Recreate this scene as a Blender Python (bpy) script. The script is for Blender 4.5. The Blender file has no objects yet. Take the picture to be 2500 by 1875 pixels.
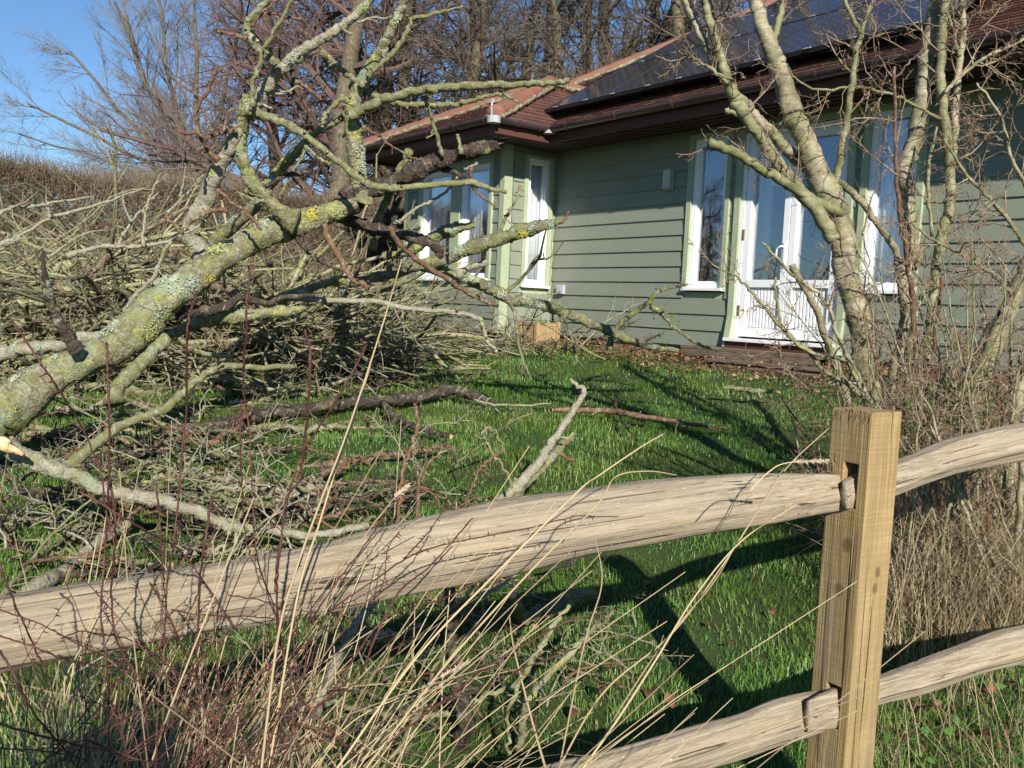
import bpy, math, random
import numpy as np
from mathutils import Vector, Matrix
rs = np.random.RandomState(7)
random.seed(7)
sc = bpy.context.scene
R_ = math.radians
# ------------------------------------------------------------------ camera
EYE = 1.45
PIT, ROLL = R_(4.92), R_(2.55)
cF = np.array([0, math.cos(PIT), -math.sin(PIT)]); cU = np.array([0, math.sin(PIT), math.cos(PIT)]); cR = np.array([1., 0, 0])
cA = cR * math.cos(ROLL) + cU * math.sin(ROLL)
cB = cU * math.cos(ROLL) - cR * math.sin(ROLL)
cam = bpy.data.objects.new('camera', bpy.data.cameras.new('camera'))
sc.collection.objects.link(cam); sc.camera = cam
m = Matrix(((cA[0], cB[0], -cF[0], 0), (cA[1], cB[1], -cF[1], 0), (cA[2], cB[2], -cF[2], EYE), (0, 0, 0, 1)))
cam.matrix_world = m
cam.data.sensor_width = 36; cam.data.lens = 2200 / 2500 * 36
cam.data.clip_start = 0.05; cam.data.clip_end = 3000
# ------------------------------------------------------------------ world and sun
SUN_B, SUN_E = R_(168), R_(26.5)
w = bpy.data.worlds.new('World'); sc.world = w; w.use_nodes = True
nt = w.node_tree; bg = nt.nodes['Background']
sky = nt.nodes.new('ShaderNodeTexSky'); sky.sky_type = 'NISHITA'; sky.sun_disc = False
sky.sun_elevation = SUN_E; sky.sun_rotation = SUN_B; sky.air_density = 1.0; sky.dust_density = 0.0; sky.ozone_density = 2.0
hs = nt.nodes.new('ShaderNodeMix'); hs.data_type = 'RGBA'; hs.blend_type = 'MULTIPLY'; hs.inputs[0].default_value = 1; hs.inputs[7].default_value = (.78, 1.04, 1.32, 1)
nt.links.new(sky.outputs[0], hs.inputs[6]); nt.links.new(hs.outputs[2], bg.inputs[0]); bg.inputs[1].default_value = 0.060
sun = bpy.data.objects.new('sun', bpy.data.lights.new('sun', 'SUN')); sc.collection.objects.link(sun)
sun.data.energy = 5.0; sun.data.angle = R_(0.5); sun.data.color = (1.0, 0.93, 0.82)
sdir = Vector((math.sin(SUN_B) * math.cos(SUN_E), math.cos(SUN_B) * math.cos(SUN_E), math.sin(SUN_E)))
sun.rotation_euler = sdir.to_track_quat('Z', 'Y').to_euler()
sc.view_settings.view_transform = 'Standard'; sc.view_settings.look = 'None'
sc.view_settings.exposure = 0.62; sc.view_settings.gamma = 1.0
sc.render.engine = 'CYCLES'

# ------------------------------------------------------------------ placing helpers
S = 0.8848; FPX = 2200.0
def ray(x, y):
    x, y = x / S, y / S
    return cF + cA * (x - 1250) / FPX - cB * (y - 937.5) / FPX
def P(x, y, d):                      # picture position + distance -> point of the place
    v = ray(x, y); return v / v[1] * d + np.array([0, 0, EYE])
def pxm(px, d): return px * d / (FPX * S)
wb = R_(-37.26)
UU = np.array([-math.sin(wb), -math.cos(wb), 0]); NN = np.array([math.sin(wb - math.pi / 2), math.cos(wb - math.pi / 2), 0])
HO = P(1192, 560, 12.2); HO[2] = 0
PB = R_(57.6)                         # bearing of the fence line
FD = np.array([math.sin(PB), math.cos(PB), 0]); FN = np.array([-math.cos(PB), math.sin(PB), 0])
PC = P(1885, 892, 2.25); PC[2] = 0    # near corner of the post
def gz(x, y):
    x = np.asarray(x, float); y = np.asarray(y, float)
    df = (x - PC[0]) * FN[0] + (y - PC[1]) * FN[1]
    dw = (x - HO[0]) * NN[0] + (y - HO[1]) * NN[1]
    dfc = np.maximum(df, 0); dwc = np.maximum(dw, 0.0)
    t = np.clip(dfc / (dfc + dwc + 1e-6) * 1.06, 0, 1)
    z = 0.97 * t
    z = z + 0.025 * np.sin(x * 1.3 + 1) * np.cos(y * 1.1) * np.clip(df, 0, 1)
    return z
def hit(x, y):                        # where the line of sight meets the ground
    v = ray(x, y); v = v / v[1]; d = 1.0
    while d < 60:
        q = v * d
        if q[2] + EYE < gz(q[0], q[1]): break
        d += 0.03
    return d
def fplane(x, y, off=0.0):            # onto the vertical plane of the fence
    v = ray(x, y); t = ((PC + FN * off - np.array([0, 0, EYE])) @ FN) / (v @ FN)
    return v * t + np.array([0, 0, EYE])
def fdepth(x): return fplane(x, 1200)[1]

# ------------------------------------------------------------------ mesh helpers
col = sc.collection
class MB:
    def __init__(s): s.v = []; s.q = []; s.t = []; s.n = 0; s.a = []; s.ng = []
    def add(s, V, Q=None, T=None, a=None):
        V = np.asarray(V, float).reshape(-1, 3)
        s.v.append(V)
        if Q is not None and len(Q): s.q.append(np.asarray(Q, int).reshape(-1, 4) + s.n)
        if T is not None and len(T): s.t.append(np.asarray(T, int).reshape(-1, 3) + s.n)
        s.a.append(np.full(len(V), .5) if a is None else np.broadcast_to(np.asarray(a, float), (len(V),)))
        s.n += len(V)
    def build(s, name, mat, parent=None, smooth=False, loc=None, rotz=0.0, bevel=0):
        V = np.concatenate(s.v); me = bpy.data.meshes.new(name)
        if loc is not None:
            V = V - np.asarray(loc)
            if rotz:
                c, n_ = math.cos(-rotz), math.sin(-rotz)
                V = np.stack([V[:, 0] * c - V[:, 1] * n_, V[:, 0] * n_ + V[:, 1] * c, V[:, 2]], 1)
        Q = np.concatenate(s.q) if s.q else np.zeros((0, 4), int); T = np.concatenate(s.t) if s.t else np.zeros((0, 3), int)
        me.vertices.add(len(V)); me.vertices.foreach_set('co', V.astype(np.float32).ravel())
        loops = np.concatenate([Q.ravel(), T.ravel()]); me.loops.add(len(loops)); me.loops.foreach_set('vertex_index', loops.astype(np.int32))
        nf = len(Q) + len(T); me.polygons.add(nf)
        st = np.concatenate([np.arange(len(Q)) * 4, len(Q) * 4 + np.arange(len(T)) * 3])
        me.polygons.foreach_set('loop_start', st.astype(np.int32))
        me.update(calc_edges=True)
        at = me.attributes.new('rnd', 'FLOAT', 'POINT'); at.data.foreach_set('value', np.concatenate(s.a).astype(np.float32))
        me.polygons.foreach_set('use_smooth', np.full(nf, smooth))
        me.materials.append(mat)
        o = bpy.data.objects.new(name, me); col.objects.link(o)
        if loc is not None: o.location = loc; o.rotation_euler[2] = rotz
        if parent is not None: o.parent = parent
        if bevel:
            b = o.modifiers.new('bevel', 'BEVEL'); b.width = bevel; b.segments = 2; b.limit_method = 'ANGLE'
        return o
BQ = [[0, 3, 2, 1], [4, 5, 6, 7], [0, 1, 5, 4], [1, 2, 6, 5], [2, 3, 7, 6], [3, 0, 4, 7]]
def box(mb, x0, x1, y0, y1, z0, z1, M=None, a=None):
    V = np.array([[x0, y0, z0], [x1, y0, z0], [x1, y1, z0], [x0, y1, z0], [x0, y0, z1], [x1, y0, z1], [x1, y1, z1], [x0, y1, z1]], float)
    if M is not None: V = V @ M[0].T + M[1]
    mb.add(V, BQ, a=a)
def nrm(v): return v / np.maximum(np.linalg.norm(v, axis=-1, keepdims=True), 1e-9)
def tubes(mb, Pp, Rr, sides=4, cap=False, a=None, rough=0.0):
    Pp = np.asarray(Pp, float)
    if Pp.ndim == 2: Pp = Pp[None]; Rr = np.asarray(Rr, float)[None]
    N, K, _ = Pp.shape
    if N == 0: return
    T = nrm(np.gradient(Pp, axis=1)); m0 = T.mean(1)
    ref = np.where(np.abs(m0[:, 2:3]) > .8, np.array([[1., 0, 0]]), np.array([[0, 0, 1.]]))
    U = np.zeros_like(Pp); u = ref
    for k in range(K):
        u = nrm(u - (u * T[:, k]).sum(-1, keepdims=True) * T[:, k]); U[:, k] = u
    W = np.cross(T, U)
    ang = np.arange(sides) * 2 * np.pi / sides
    rad = np.repeat(Rr[:, :, None], sides, 2)
    if rough:
        L = np.concatenate([np.zeros((N, 1)), np.cumsum(np.linalg.norm(np.diff(Pp, axis=1), axis=-1), 1)], 1)[:, :, None] / (Rr.mean() + 1e-6)
        A = ang[None, None, :]; p = rs.rand(6) * 6.28
        rad = rad * (1 + rough * (.5 * np.sin(2 * A + L * .7 + p[0]) + .4 * np.sin(3 * A - L * 1.3 + p[1]) + .35 * np.sin(5 * A + L * 2.1 + p[2]) + .5 * np.sin(L * 1.1 + p[3]) * np.sin(L * .43 + p[4])) + rough * .35 * rs.randn(N, K, sides))
    V = Pp[:, :, None] + rad[..., None] * (np.cos(ang)[:, None] * U[:, :, None] + np.sin(ang)[:, None] * W[:, :, None])
    base = (np.arange(N) * K * sides)[:, None, None]
    k = np.arange(K - 1)[None, :, None]; s_ = np.arange(sides)[None, None, :]; s2 = (s_ + 1) % sides
    Q = np.stack([base + k * sides + s_, base + k * sides + s2, base + (k + 1) * sides + s2, base + (k + 1) * sides + s_], -1).reshape(-1, 4)
    V = V.reshape(-1, 3); Tt = None
    aa = .5 if a is None else a
    if np.ndim(aa): aa = np.repeat(np.asarray(aa, float), K * sides)
    else: aa = np.full(len(V), float(aa))
    if cap:
        c = np.concatenate([Pp[:, 0], Pp[:, -1]]); b0 = len(V); V = np.concatenate([V, c]); aa = np.concatenate([aa, np.full(len(c), aa[0])])
        tt = []
        for i in range(N):
            for s in range(sides):
                n2 = (s + 1) % sides; tt.append([b0 + i, i * K * sides + n2, i * K * sides + s]); e = i * K * sides + (K - 1) * sides
                tt.append([b0 + N + i, e + s, e + n2])
        Tt = tt
    mb.add(V, Q, Tt, aa)
def spline(pts, n=6):
    p = np.asarray(pts, float); p = np.vstack([2 * p[0] - p[1], p, 2 * p[-1] - p[-2]]); out = []
    for i in range(1, len(p) - 2):
        t = np.arange(n)[:, None] / n
        out.append(.5 * ((2 * p[i]) + (-p[i - 1] + p[i + 1]) * t + (2 * p[i - 1] - 5 * p[i] + 4 * p[i + 1] - p[i + 2]) * t ** 2 + (-p[i - 1] + 3 * p[i] - 3 * p[i + 1] + p[i + 2]) * t ** 3))
    return np.vstack(out + [p[-2][None]])
def grow(PP, RR, n, t0, ang, lf, K=4, curl=.15, up=0.0, rf=.6, rend=.35, t1=1.0, minr=.0, lmin=0.0):
    N, Kp, _ = PP.shape
    idx = np.repeat(np.arange(N), n); t = rs.uniform(t0, t1, len(idx)); f = t * (Kp - 1); i = np.minimum(f.astype(int), Kp - 2); fr = (f - i)[:, None]
    a0, a1 = PP[idx, i], PP[idx, i + 1]; pos = a0 + (a1 - a0) * fr; tg = nrm(a1 - a0)
    r = (RR[idx, i] + (RR[idx, i + 1] - RR[idx, i]) * fr[:, 0])
    L = np.linalg.norm(np.diff(PP, axis=1), axis=-1).sum(1)[idx] * lf * (1.15 - .6 * t) * rs.uniform(.6, 1.3, len(idx)) + lmin
    pv = rs.randn(len(idx), 3); pv = nrm(pv - (pv * tg).sum(-1, keepdims=True) * tg)
    A = (ang * rs.uniform(.6, 1.4, len(idx)))[:, None]
    d = nrm(tg * np.cos(A) + pv * np.sin(A)); out = [pos]
    for k in range(K - 1):
        pos = pos + d * (L / (K - 1))[:, None]; out.append(pos)
        d = nrm(d + rs.randn(len(idx), 3) * curl + np.array([0, 0, up]))
    Pn = np.stack(out, 1); r0 = np.maximum(r * rf, minr)
    Rn = r0[:, None] * np.linspace(1, rend, K)[None]
    return Pn, Rn
def resample(pts, K):
    d = np.concatenate([[0], np.cumsum(np.linalg.norm(np.diff(pts[:, :3], axis=0), axis=1))]); t = np.linspace(0, d[-1], K)
    return np.stack([np.interp(t, d, pts[:, j]) for j in range(pts.shape[1])], 1)

# ------------------------------------------------------------------ material helpers
def mat(name, base=(.5, .5, .5), rough=.8, spec=.3):
    m = bpy.data.materials.new(name); m.use_nodes = True; b = m.node_tree.nodes['Principled BSDF']
    b.inputs['Base Color'].default_value = (*base, 1); b.inputs['Roughness'].default_value = rough
    b.inputs['Specular IOR Level'].default_value = spec
    return m
class NB:
    def __init__(s, m): s.m = m; s.t = m.node_tree; s.b = s.t.nodes['Principled BSDF']; s.co = s.t.nodes.new('ShaderNodeTexCoord')
    def vec(s, scale=(1, 1, 1), which='Object', rot=(0, 0, 0)):
        n = s.t.nodes.new('ShaderNodeMapping'); n.inputs['Scale'].default_value = scale; n.inputs['Rotation'].default_value = rot
        s.t.links.new(s.co.outputs[which], n.inputs[0]); return n.outputs[0]
    def noise(s, v, scale=5, detail=4, rough=.6, dist=0):
        n = s.t.nodes.new('ShaderNodeTexNoise'); n.inputs['Scale'].default_value = scale; n.inputs['Detail'].default_value = detail
        n.inputs['Roughness'].default_value = rough; n.inputs['Distortion'].default_value = dist; s.t.links.new(v, n.inputs['Vector']); return n.outputs[0]
    def voro(s, v, scale=5, feature='F1'):
        n = s.t.nodes.new('ShaderNodeTexVoronoi'); n.inputs['Scale'].default_value = scale; n.feature = feature; s.t.links.new(v, n.inputs['Vector']); return n.outputs[0]
    def ramp(s, f, stops):
        n = s.t.nodes.new('ShaderNodeValToRGB'); e = n.color_ramp.elements
        while len(e) < len(stops): e.new(.5)
        for el, (p, c) in zip(e, stops):
            el.position = p; el.color = (*c, 1) if np.ndim(c) else (c, c, c, 1)
        s.t.links.new(f, n.inputs[0]); return n.outputs[0]
    def mix(s, f, a, b, mode='MIX'):
        n = s.t.nodes.new('ShaderNodeMix'); n.data_type = 'RGBA'; n.blend_type = mode
        for sock, v in ((n.inputs[0], f), (n.inputs[6], a), (n.inputs[7], b)):
            if hasattr(v, 'links'): s.t.links.new(v, sock)
            elif np.ndim(v): sock.default_value = (*v, 1)
            else: sock.default_value = v if sock == n.inputs[0] else (v, v, v, 1)
        return n.outputs[2]
    def math(s, op, a, b=None):
        n = s.t.nodes.new('ShaderNodeMath'); n.operation = op
        for i, v in enumerate((a, b)):
            if v is None: continue
            if hasattr(v, 'links'): s.t.links.new(v, n.inputs[i])
            else: n.inputs[i].default_value = v
        return n.outputs[0]
    def attr(s, name='rnd'):
        n = s.t.nodes.new('ShaderNodeAttribute'); n.attribute_name = name; return n.outputs['Fac']
    def col(s, c): s.t.links.new(c, s.b.inputs['Base Color'])
    def bump(s, h, dist=.01, strength=.6):
        n = s.t.nodes.new('ShaderNodeBump'); n.inputs['Distance'].default_value = dist; n.inputs['Strength'].default_value = strength
        s.t.links.new(h, n.inputs['Height']); s.t.links.new(n.outputs[0], s.b.inputs['Normal'])
def bark(name, c0, c1, c2, lichen=.5, moss=.3, sc_=1.0, rough=.85, bumpd=.006, pale=.4, rings=0):
    m = mat(name, c0, rough, .25); b = NB(m); v = b.vec()
    n1 = b.noise(v, 9 * sc_, 6, .7); c = b.ramp(n1, [(.3, c0), (.5, c1), (.7, c2)])
    n5 = b.noise(v, 70 * sc_, 3, .7); c = b.mix(b.math('MULTIPLY', b.ramp(n5, [(.4, 0.), (.65, 1.)]), .5), c, tuple(x * .45 for x in c1))
    if pale:
        n2 = b.noise(v, 21 * sc_, 7, .78, .4); c = b.mix(b.ramp(n2, [(.56 - pale * .12, 0.), (.68 - pale * .12, .75)]), c, (.36, .37, .29))
    if moss:
        n3 = b.noise(v, 6.3 * sc_, 5, .75, .3); c = b.mix(b.ramp(n3, [(.60 - moss * .13, 0.), (.70 - moss * .1, .85)]), c, (.20, .22, .08))
    if lichen:
        n4 = b.noise(v, 13 * sc_, 8, .85, .4); c = b.mix(b.ramp(n4, [(.66 - lichen * .15, 0.), (.71 - lichen * .15, .9)]), c, (.36, .36, .10)); n6 = b.noise(v, 3.1 * sc_, 7, .85, .3); c = b.mix(b.ramp(n6, [(.60 - lichen * .06, 0.), (.65 - lichen * .06, .85)]), c, (.25, .30, .20))
    b.col(c)
    h = b.math('ADD', b.noise(v, 60 * sc_, 5, .8), b.math('MULTIPLY', n1, .8)); h = b.math('ADD', h, b.math('MULTIPLY', b.voro(b.vec((1, 1, 1)), 55 * sc_), .7)); b.bump(h, bumpd * 1.4, 1.0)
    return m
def tag(o, label=None, cat=None, group=None, kind=None):
    for k, v in (('label', label), ('category', cat), ('group', group), ('kind', kind)):
        if v: o[k] = v
    return o
def empty(name, loc, label, cat, group=None, rotz=0):
    o = bpy.data.objects.new(name, None); col.objects.link(o); o.location = loc; o.rotation_euler[2] = rotz
    o.empty_display_size = .1; return tag(o, label, cat, group)
def attach(o, parent):                # geometry made in world space, hung on its thing
    o.parent = parent; o.matrix_parent_inverse = Matrix.LocRotScale(parent.location, parent.rotation_euler, None).inverted(); return o
# ================================================================== MATERIALS
def m_clad(name, c, grain=True):
    m = mat(name, c, .62, .35); b = NB(m); v = b.vec((1, 1, 9))
    n = b.noise(v, 14, 5, .65, 1.5); n2 = b.noise(b.vec(), 1.7, 3)
    n3 = b.noise(b.vec(), 30, 3, .7)
    cc = b.mix(b.ramp(n, [(.35, 0.), (.65, 1.)]), tuple(x * .86 for x in c), tuple(x * 1.1 for x in c))
    cc = b.mix(b.ramp(n2, [(.45, 0.), (.8, .35)]), cc, (.15, .19, .11)); cc = b.mix(b.ramp(n3, [(.62, 0.), (.75, .3)]), cc, (.3, .33, .26))
    b.col(cc); b.bump(n, .004, .6); b.t.links.new(b.ramp(n2, [(.3, .5), (.7, .75)]), b.b.inputs['Roughness']); return m
M_clad = m_clad('sage_cladding', (.218, .242, .190)); M_trim = m_clad('sage_trim', (.36, .41, .27))
M_white = mat('white_upvc', (.80, .81, .82), .3, .5)
b_ = NB(M_white); b_.col(b_.mix(b_.ramp(b_.noise(b_.vec(), 5, 4), [(.45, 0.), (.8, .35)]), (.80, .81, .82), (.62, .62, .58)))
M_brown = mat('brown_plastic', (.055, .032, .036), .38, .5)
b_ = NB(M_brown); b_.col(b_.mix(b_.ramp(b_.noise(b_.vec(), 4, 5), [(.4, 0.), (.75, 1.)]), (.035, .022, .026), (.085, .055, .058)))
M_fascia = mat('fascia_stain', (.09, .035, .025), .6)
M_soff = mat('soffit_stain', (.055, .03, .026), .7)
M_dark = mat('dark_void', (.012, .012, .013), .9)
M_brass = mat('brass', (.5, .38, .15), .35); M_brass.node_tree.nodes['Principled BSDF'].inputs['Metallic'].default_value = .9
M_grey = mat('grey_metal', (.35, .37, .4), .4)
M_lampglass = mat('lamp_plastic', (.42, .42, .33), .25, .5)
def m_brick(name):
    m = mat(name, (.25, .09, .06), .85); b = NB(m); n = b.t.nodes.new('ShaderNodeTexBrick')
    n.inputs['Color1'].default_value = (.24, .085, .055, 1); n.inputs['Color2'].default_value = (.17, .07, .05, 1); n.inputs['Mortar'].default_value = (.28, .25, .21, 1)
    n.inputs['Scale'].default_value = 1; n.inputs['Brick Width'].default_value = .225; n.inputs['Row Height'].default_value = .075; n.inputs['Mortar Size'].default_value = .006
    s = b.t.nodes.new('ShaderNodeSeparateXYZ'); b.t.links.new(b.vec(), s.inputs[0]); c = b.t.nodes.new('ShaderNodeCombineXYZ')
    b.t.links.new(b.math('ADD', s.outputs[0], s.outputs[1]), c.inputs[0]); b.t.links.new(s.outputs[2], c.inputs[1]); b.t.links.new(c.outputs[0], n.inputs['Vector'])
    b.col(b.mix(b.math('MULTIPLY', b.noise(b.vec(), 12, 5), .6), n.outputs[0], (.08, .06, .04))); b.bump(n.outputs[1], -.006, .6); return m
M_brick = m_brick('red_brick')
def m_tile():
    m = mat('clay_tile', (.16, .06, .045), .85); b = NB(m); v = b.vec()
    n = b.noise(v, 7, 5, .7); n2 = b.noise(v, 38, 3, .7); n3 = b.noise(v, 2.5, 6, .8)
    c = b.mix(b.ramp(b.attr(), [(.0, 0.), (1., 1.)]), (.085, .04, .032), (.16, .062, .044))
    c = b.mix(b.ramp(n, [(.4, 0.), (.75, .8)]), c, (.07, .045, .038))
    c = b.mix(b.ramp(n2, [(.62, 0.), (.68, .8)]), c, (.30, .25, .16)); c = b.mix(b.ramp(n3, [(.58, 0.), (.64, .9)]), c, (.09, .09, .03))
    b.col(c); b.bump(n2, .006, .7); return m
M_tile = m_tile()
M_ridge = mat('orange_ridge_tile', (.42, .13, .065), .8); b_ = NB(M_ridge); v_ = b_.vec()
b_.col(b_.mix(b_.ramp(b_.noise(v_, 7, 6, .75), [(.45, 0.), (.7, 1.)]), (.24, .105, .07), (.12, .08, .055))); b_.bump(b_.noise(v_, 30, 4), .006, .7)
M_mortar = mat('ridge_mortar', (.25, .22, .14), .95); b_ = NB(M_mortar); b_.col(b_.ramp(b_.noise(b_.vec(), 18, 5, .8), [(.35, (.07, .08, .03)), (.6, (.30, .27, .2))]))
def m_solar():
    m = mat('solar_glass', (.01, .012, .03), .12, .6); b = NB(m); s = b.t.nodes.new('ShaderNodeSeparateXYZ'); b.t.links.new(b.vec(), s.inputs[0])
    def line(o, per, wd):
        f = b.math('FRACT', b.math('DIVIDE', o, per)); return b.math('LESS_THAN', b.math('ABSOLUTE', b.math('SUBTRACT', f, .5)), wd)
    gx = line(s.outputs[0], .125, .09); gy = line(s.outputs[1], .125, .12)
    dots = b.math('MULTIPLY', gx, gy)
    fine = b.math('MULTIPLY', line(s.outputs[0], .08, .02), .5)
    c = b.mix(fine, (.012, .013, .022), (.03, .032, .045)); c = b.mix(dots, c, (.16, .17, .20)); b.col(c)
    b.b.inputs['Coat Weight'].default_value = .35; b.b.inputs['Coat Roughness'].default_value = .06
    return m
M_solar = m_solar(); M_sframe = mat('solar_frame', (.03, .03, .035), .35, .5)
def m_glass():
    m = bpy.data.materials.new('window_glass'); m.use_nodes = True; t = m.node_tree; t.nodes.clear(); o = t.nodes.new('ShaderNodeOutputMaterial')
    g = t.nodes.new('ShaderNodeBsdfGlossy'); g.inputs['Roughness'].default_value = .01; g.inputs['Color'].default_value = (.9, .93, 1, 1)
    tr = t.nodes.new('ShaderNodeBsdfTransparent'); tr.inputs['Color'].default_value = (.97, .98, .98, 1)
    mx = t.nodes.new('ShaderNodeMixShader'); lw = t.nodes.new('ShaderNodeLayerWeight'); pw = t.nodes.new('ShaderNodeMath'); pw.operation = 'POWER'; pw.inputs[1].default_value = 3; f = t.nodes.new('ShaderNodeMath'); f.operation = 'ADD'; f.inputs[1].default_value = .20; f.use_clamp = True; lw.inputs[0].default_value = .5; t.links.new(lw.outputs['Facing'], pw.inputs[0]); t.links.new(pw.outputs[0], f.inputs[0])
    tc = t.nodes.new('ShaderNodeTexCoord'); n = t.nodes.new('ShaderNodeTexNoise'); n.inputs['Scale'].default_value = 1.6; bp = t.nodes.new('ShaderNodeBump'); bp.inputs['Distance'].default_value = .006; bp.inputs['Strength'].default_value = .25
    t.links.new(tc.outputs['Object'], n.inputs['Vector']); t.links.new(n.outputs[0], bp.inputs['Height']); t.links.new(bp.outputs[0], g.inputs['Normal'])
    t.links.new(f.outputs[0], mx.inputs[0]); t.links.new(tr.outputs[0], mx.inputs[1]); t.links.new(g.outputs[0], mx.inputs[2]); t.links.new(mx.outputs[0], o.inputs[0]); return m
M_glass = m_glass()
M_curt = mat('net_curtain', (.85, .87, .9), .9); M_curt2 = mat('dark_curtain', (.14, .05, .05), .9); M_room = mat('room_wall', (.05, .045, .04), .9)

# ================================================================== HOUSE (local x = along wall, y = -n)
H = empty('house', (HO[0], HO[1], 0), 'sage green timber clad bungalow with tiled roof and white windows', 'house', rotz=math.atan2(UU[1], UU[0]))
class SP:
    # every box put in becomes a part of its own
    def __init__(s): s.p = []
    def add(s, *a, **k): q = MB(); q.add(*a, **k); s.p.append(q)
    def build(s, name, mt, parent=None, **k):
        for q in s.p: o = q.build(name, mt, parent, **k)
        return o
def hb(mb, u0, u1, n0, n1, z0, z1, a=None): box(mb, u0, u1, -n1, -n0, z0, z1, a=a)
def HW(u, n, z): return HO + UU * u + NN * n + np.array([0, 0, z])
ZB, ZT, EX = 1.10, 3.50, .178
def boards(mb, axis, a0, a1, fixed, opens, sgn=1):
    # axis 'u': wall plane n=fixed facing +n;  axis 'n': wall plane u=fixed facing +u
    z = ZB; k = 0
    while z < ZT:
        z1 = min(z + EX, ZT); segs = [(a0, a1)]
        for (o0, o1, oz0, oz1) in opens:
            if z1 > oz0 + .02 and z < oz1 - .02:
                ns = []
                for s0, s1 in segs:
                    if o1 <= s0 or o0 >= s1: ns.append((s0, s1)); continue
                    if o0 > s0: ns.append((s0, o0))
                    if o1 < s1: ns.append((o1, s1))
                segs = ns
        sp = []
        for s0, s1 in segs:
            j = s0 + ((k * 1.27) % 2.1) + .4
            if axis == 'u' and s1 - s0 > 1.6 and j < s1 - .3: sp += [(s0, j - .0015), (j + .0015, s1)]
            else: sp.append((s0, s1))
        segs = sp; k += 1
        for s0, s1 in segs:
            d0, d1 = .026, .008; a = rs.rand()
            # front, bottom lip, top
            if axis == 'u':
                f = lambda s, d, zz: [s, -(fixed + d), zz]
            else:
                f = lambda s, d, zz: [fixed + d, -s, zz]
            V = [f(s0, 0, z), f(s1, 0, z), f(s1, d0, z), f(s0, d0, z), f(s0, 0, z1), f(s1, 0, z1), f(s1, d1, z1), f(s0, d1, z1)]
            mb.add(V, [[0, 1, 2, 3], [3, 2, 6, 7], [4, 7, 6, 5], [0, 3, 7, 4], [1, 5, 6, 2], [0, 4, 5, 1]], a=a)
        z = z1
mainO = [(2.38, 2.99, 1.70, 3.42), (3.06, 4.46, 1.0, 3.45), (4.53, 5.15, 1.70, 3.42), (6.6, 7.6, 1.8, 3.4)]
bayO = [(-2.06, -.22, 1.76, 3.36)]; endO = [(.06, .54, 1.70, 3.42)]
for a_ in (('u', 0.02, 8.6, 0.0, mainO), ('u', -2.40, -.05, .83, bayO), ('n', .03, .71, 0.0, endO)):
    mb = MB(); boards(mb, *a_); wall = mb.build('wall', M_clad, H)
# inner wall with the openings left out
mb = MB()
def backing(axis, a0, a1, fixed, opens, th=.12):
    xs = sorted({a0, a1, *[v for o in opens for v in o[:2]]}); zs = sorted({ZB - .02, ZT + .02, *[v for o in opens for v in o[2:]]})
    for x0, x1 in zip(xs, xs[1:]):
        for z0, z1 in zip(zs, zs[1:]):
            xm, zm = (x0 + x1) / 2, (z0 + z1) / 2
            if any(o[0] < xm < o[1] and o[2] < zm < o[3] for o in opens): continue
            if z0 < ZB - .02: continue
            if axis == 'u': hb(mb, x0, x1, fixed - th, fixed - .002, z0, z1)
            else: hb(mb, fixed - th, fixed - .002, x0, x1, z0, z1)
backing('u', -.1, 8.6, 0.0, mainO); backing('u', -2.46, -.03, .83, bayO); backing('n', 0, .70, 0.0, endO)
hb(mb, -2.46, -2.34, -4.5, .7, ZB - .5, ZT)
mb.build('inner_wall', M_trim, H)
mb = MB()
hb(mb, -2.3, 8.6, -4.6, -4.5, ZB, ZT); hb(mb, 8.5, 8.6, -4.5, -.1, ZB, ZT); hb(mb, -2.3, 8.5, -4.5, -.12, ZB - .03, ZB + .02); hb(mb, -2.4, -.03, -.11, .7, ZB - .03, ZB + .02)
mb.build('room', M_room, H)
# plinth
mb = SP(); hb(mb, -.02, 8.6, -.3, -.02, .6, ZB - .015); hb(mb, -2.44, -.03, -.1, .80, .6, ZB - .015)
mb.build('plinth', M_brick, H)
# green trims
mb = SP()
def vtrim(u0, u1, n0, n1, z0, z1): hb(mb, u0, u1, n0, n1, z0, z1)
for a, b2, z0, z1 in ((2.38, 2.45, 1.71, 3.42), (2.93, 2.99, 1.71, 3.42), (3.06, 3.14, 1.45, 3.42), (4.38, 4.46, 1.45, 3.42), (4.53, 4.60, 1.71, 3.42), (5.08, 5.15, 1.71, 3.42)):
    vtrim(a, b2, -.08, .045, z0, z1)
vtrim(2.38, 2.99, .002, .040, 3.38, 3.44); vtrim(3.06, 4.46, .002, .042, 3.38, 3.445); vtrim(4.53, 5.15, .002, .040, 3.38, 3.44)
for (u0, u1) in ((3.06, 3.14), (4.38, 4.46)):         # flared skirt beside the doors
    V = [[u0, 0, 1.12], [u1, 0, 1.12], [u1, -.10, 1.12], [u0, -.10, 1.12], [u0, 0, 1.452], [u1, 0, 1.452], [u1, -.045, 1.452], [u0, -.045, 1.452]]
    mb.add(V, [[0, 1, 2, 3], [3, 2, 6, 7], [0, 3, 7, 4], [1, 5, 6, 2], [4, 7, 6, 5]])
for (u0, u1) in ((-2.06, -1.98), (-1.19, -.97), (-.29, -.22)): vtrim(u0, u1, .74, .875, 1.77, 3.32)
vtrim(-2.06, -.22, .832, .87, 3.30, 3.36)
for (n0, n1) in ((.06, .12), (.48, .54)): hb(mb, -.08, .045, n0, n1, 1.71, 3.40)
hb(mb, .002, .040, .06, .54, 3.38, 3.42)
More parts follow.
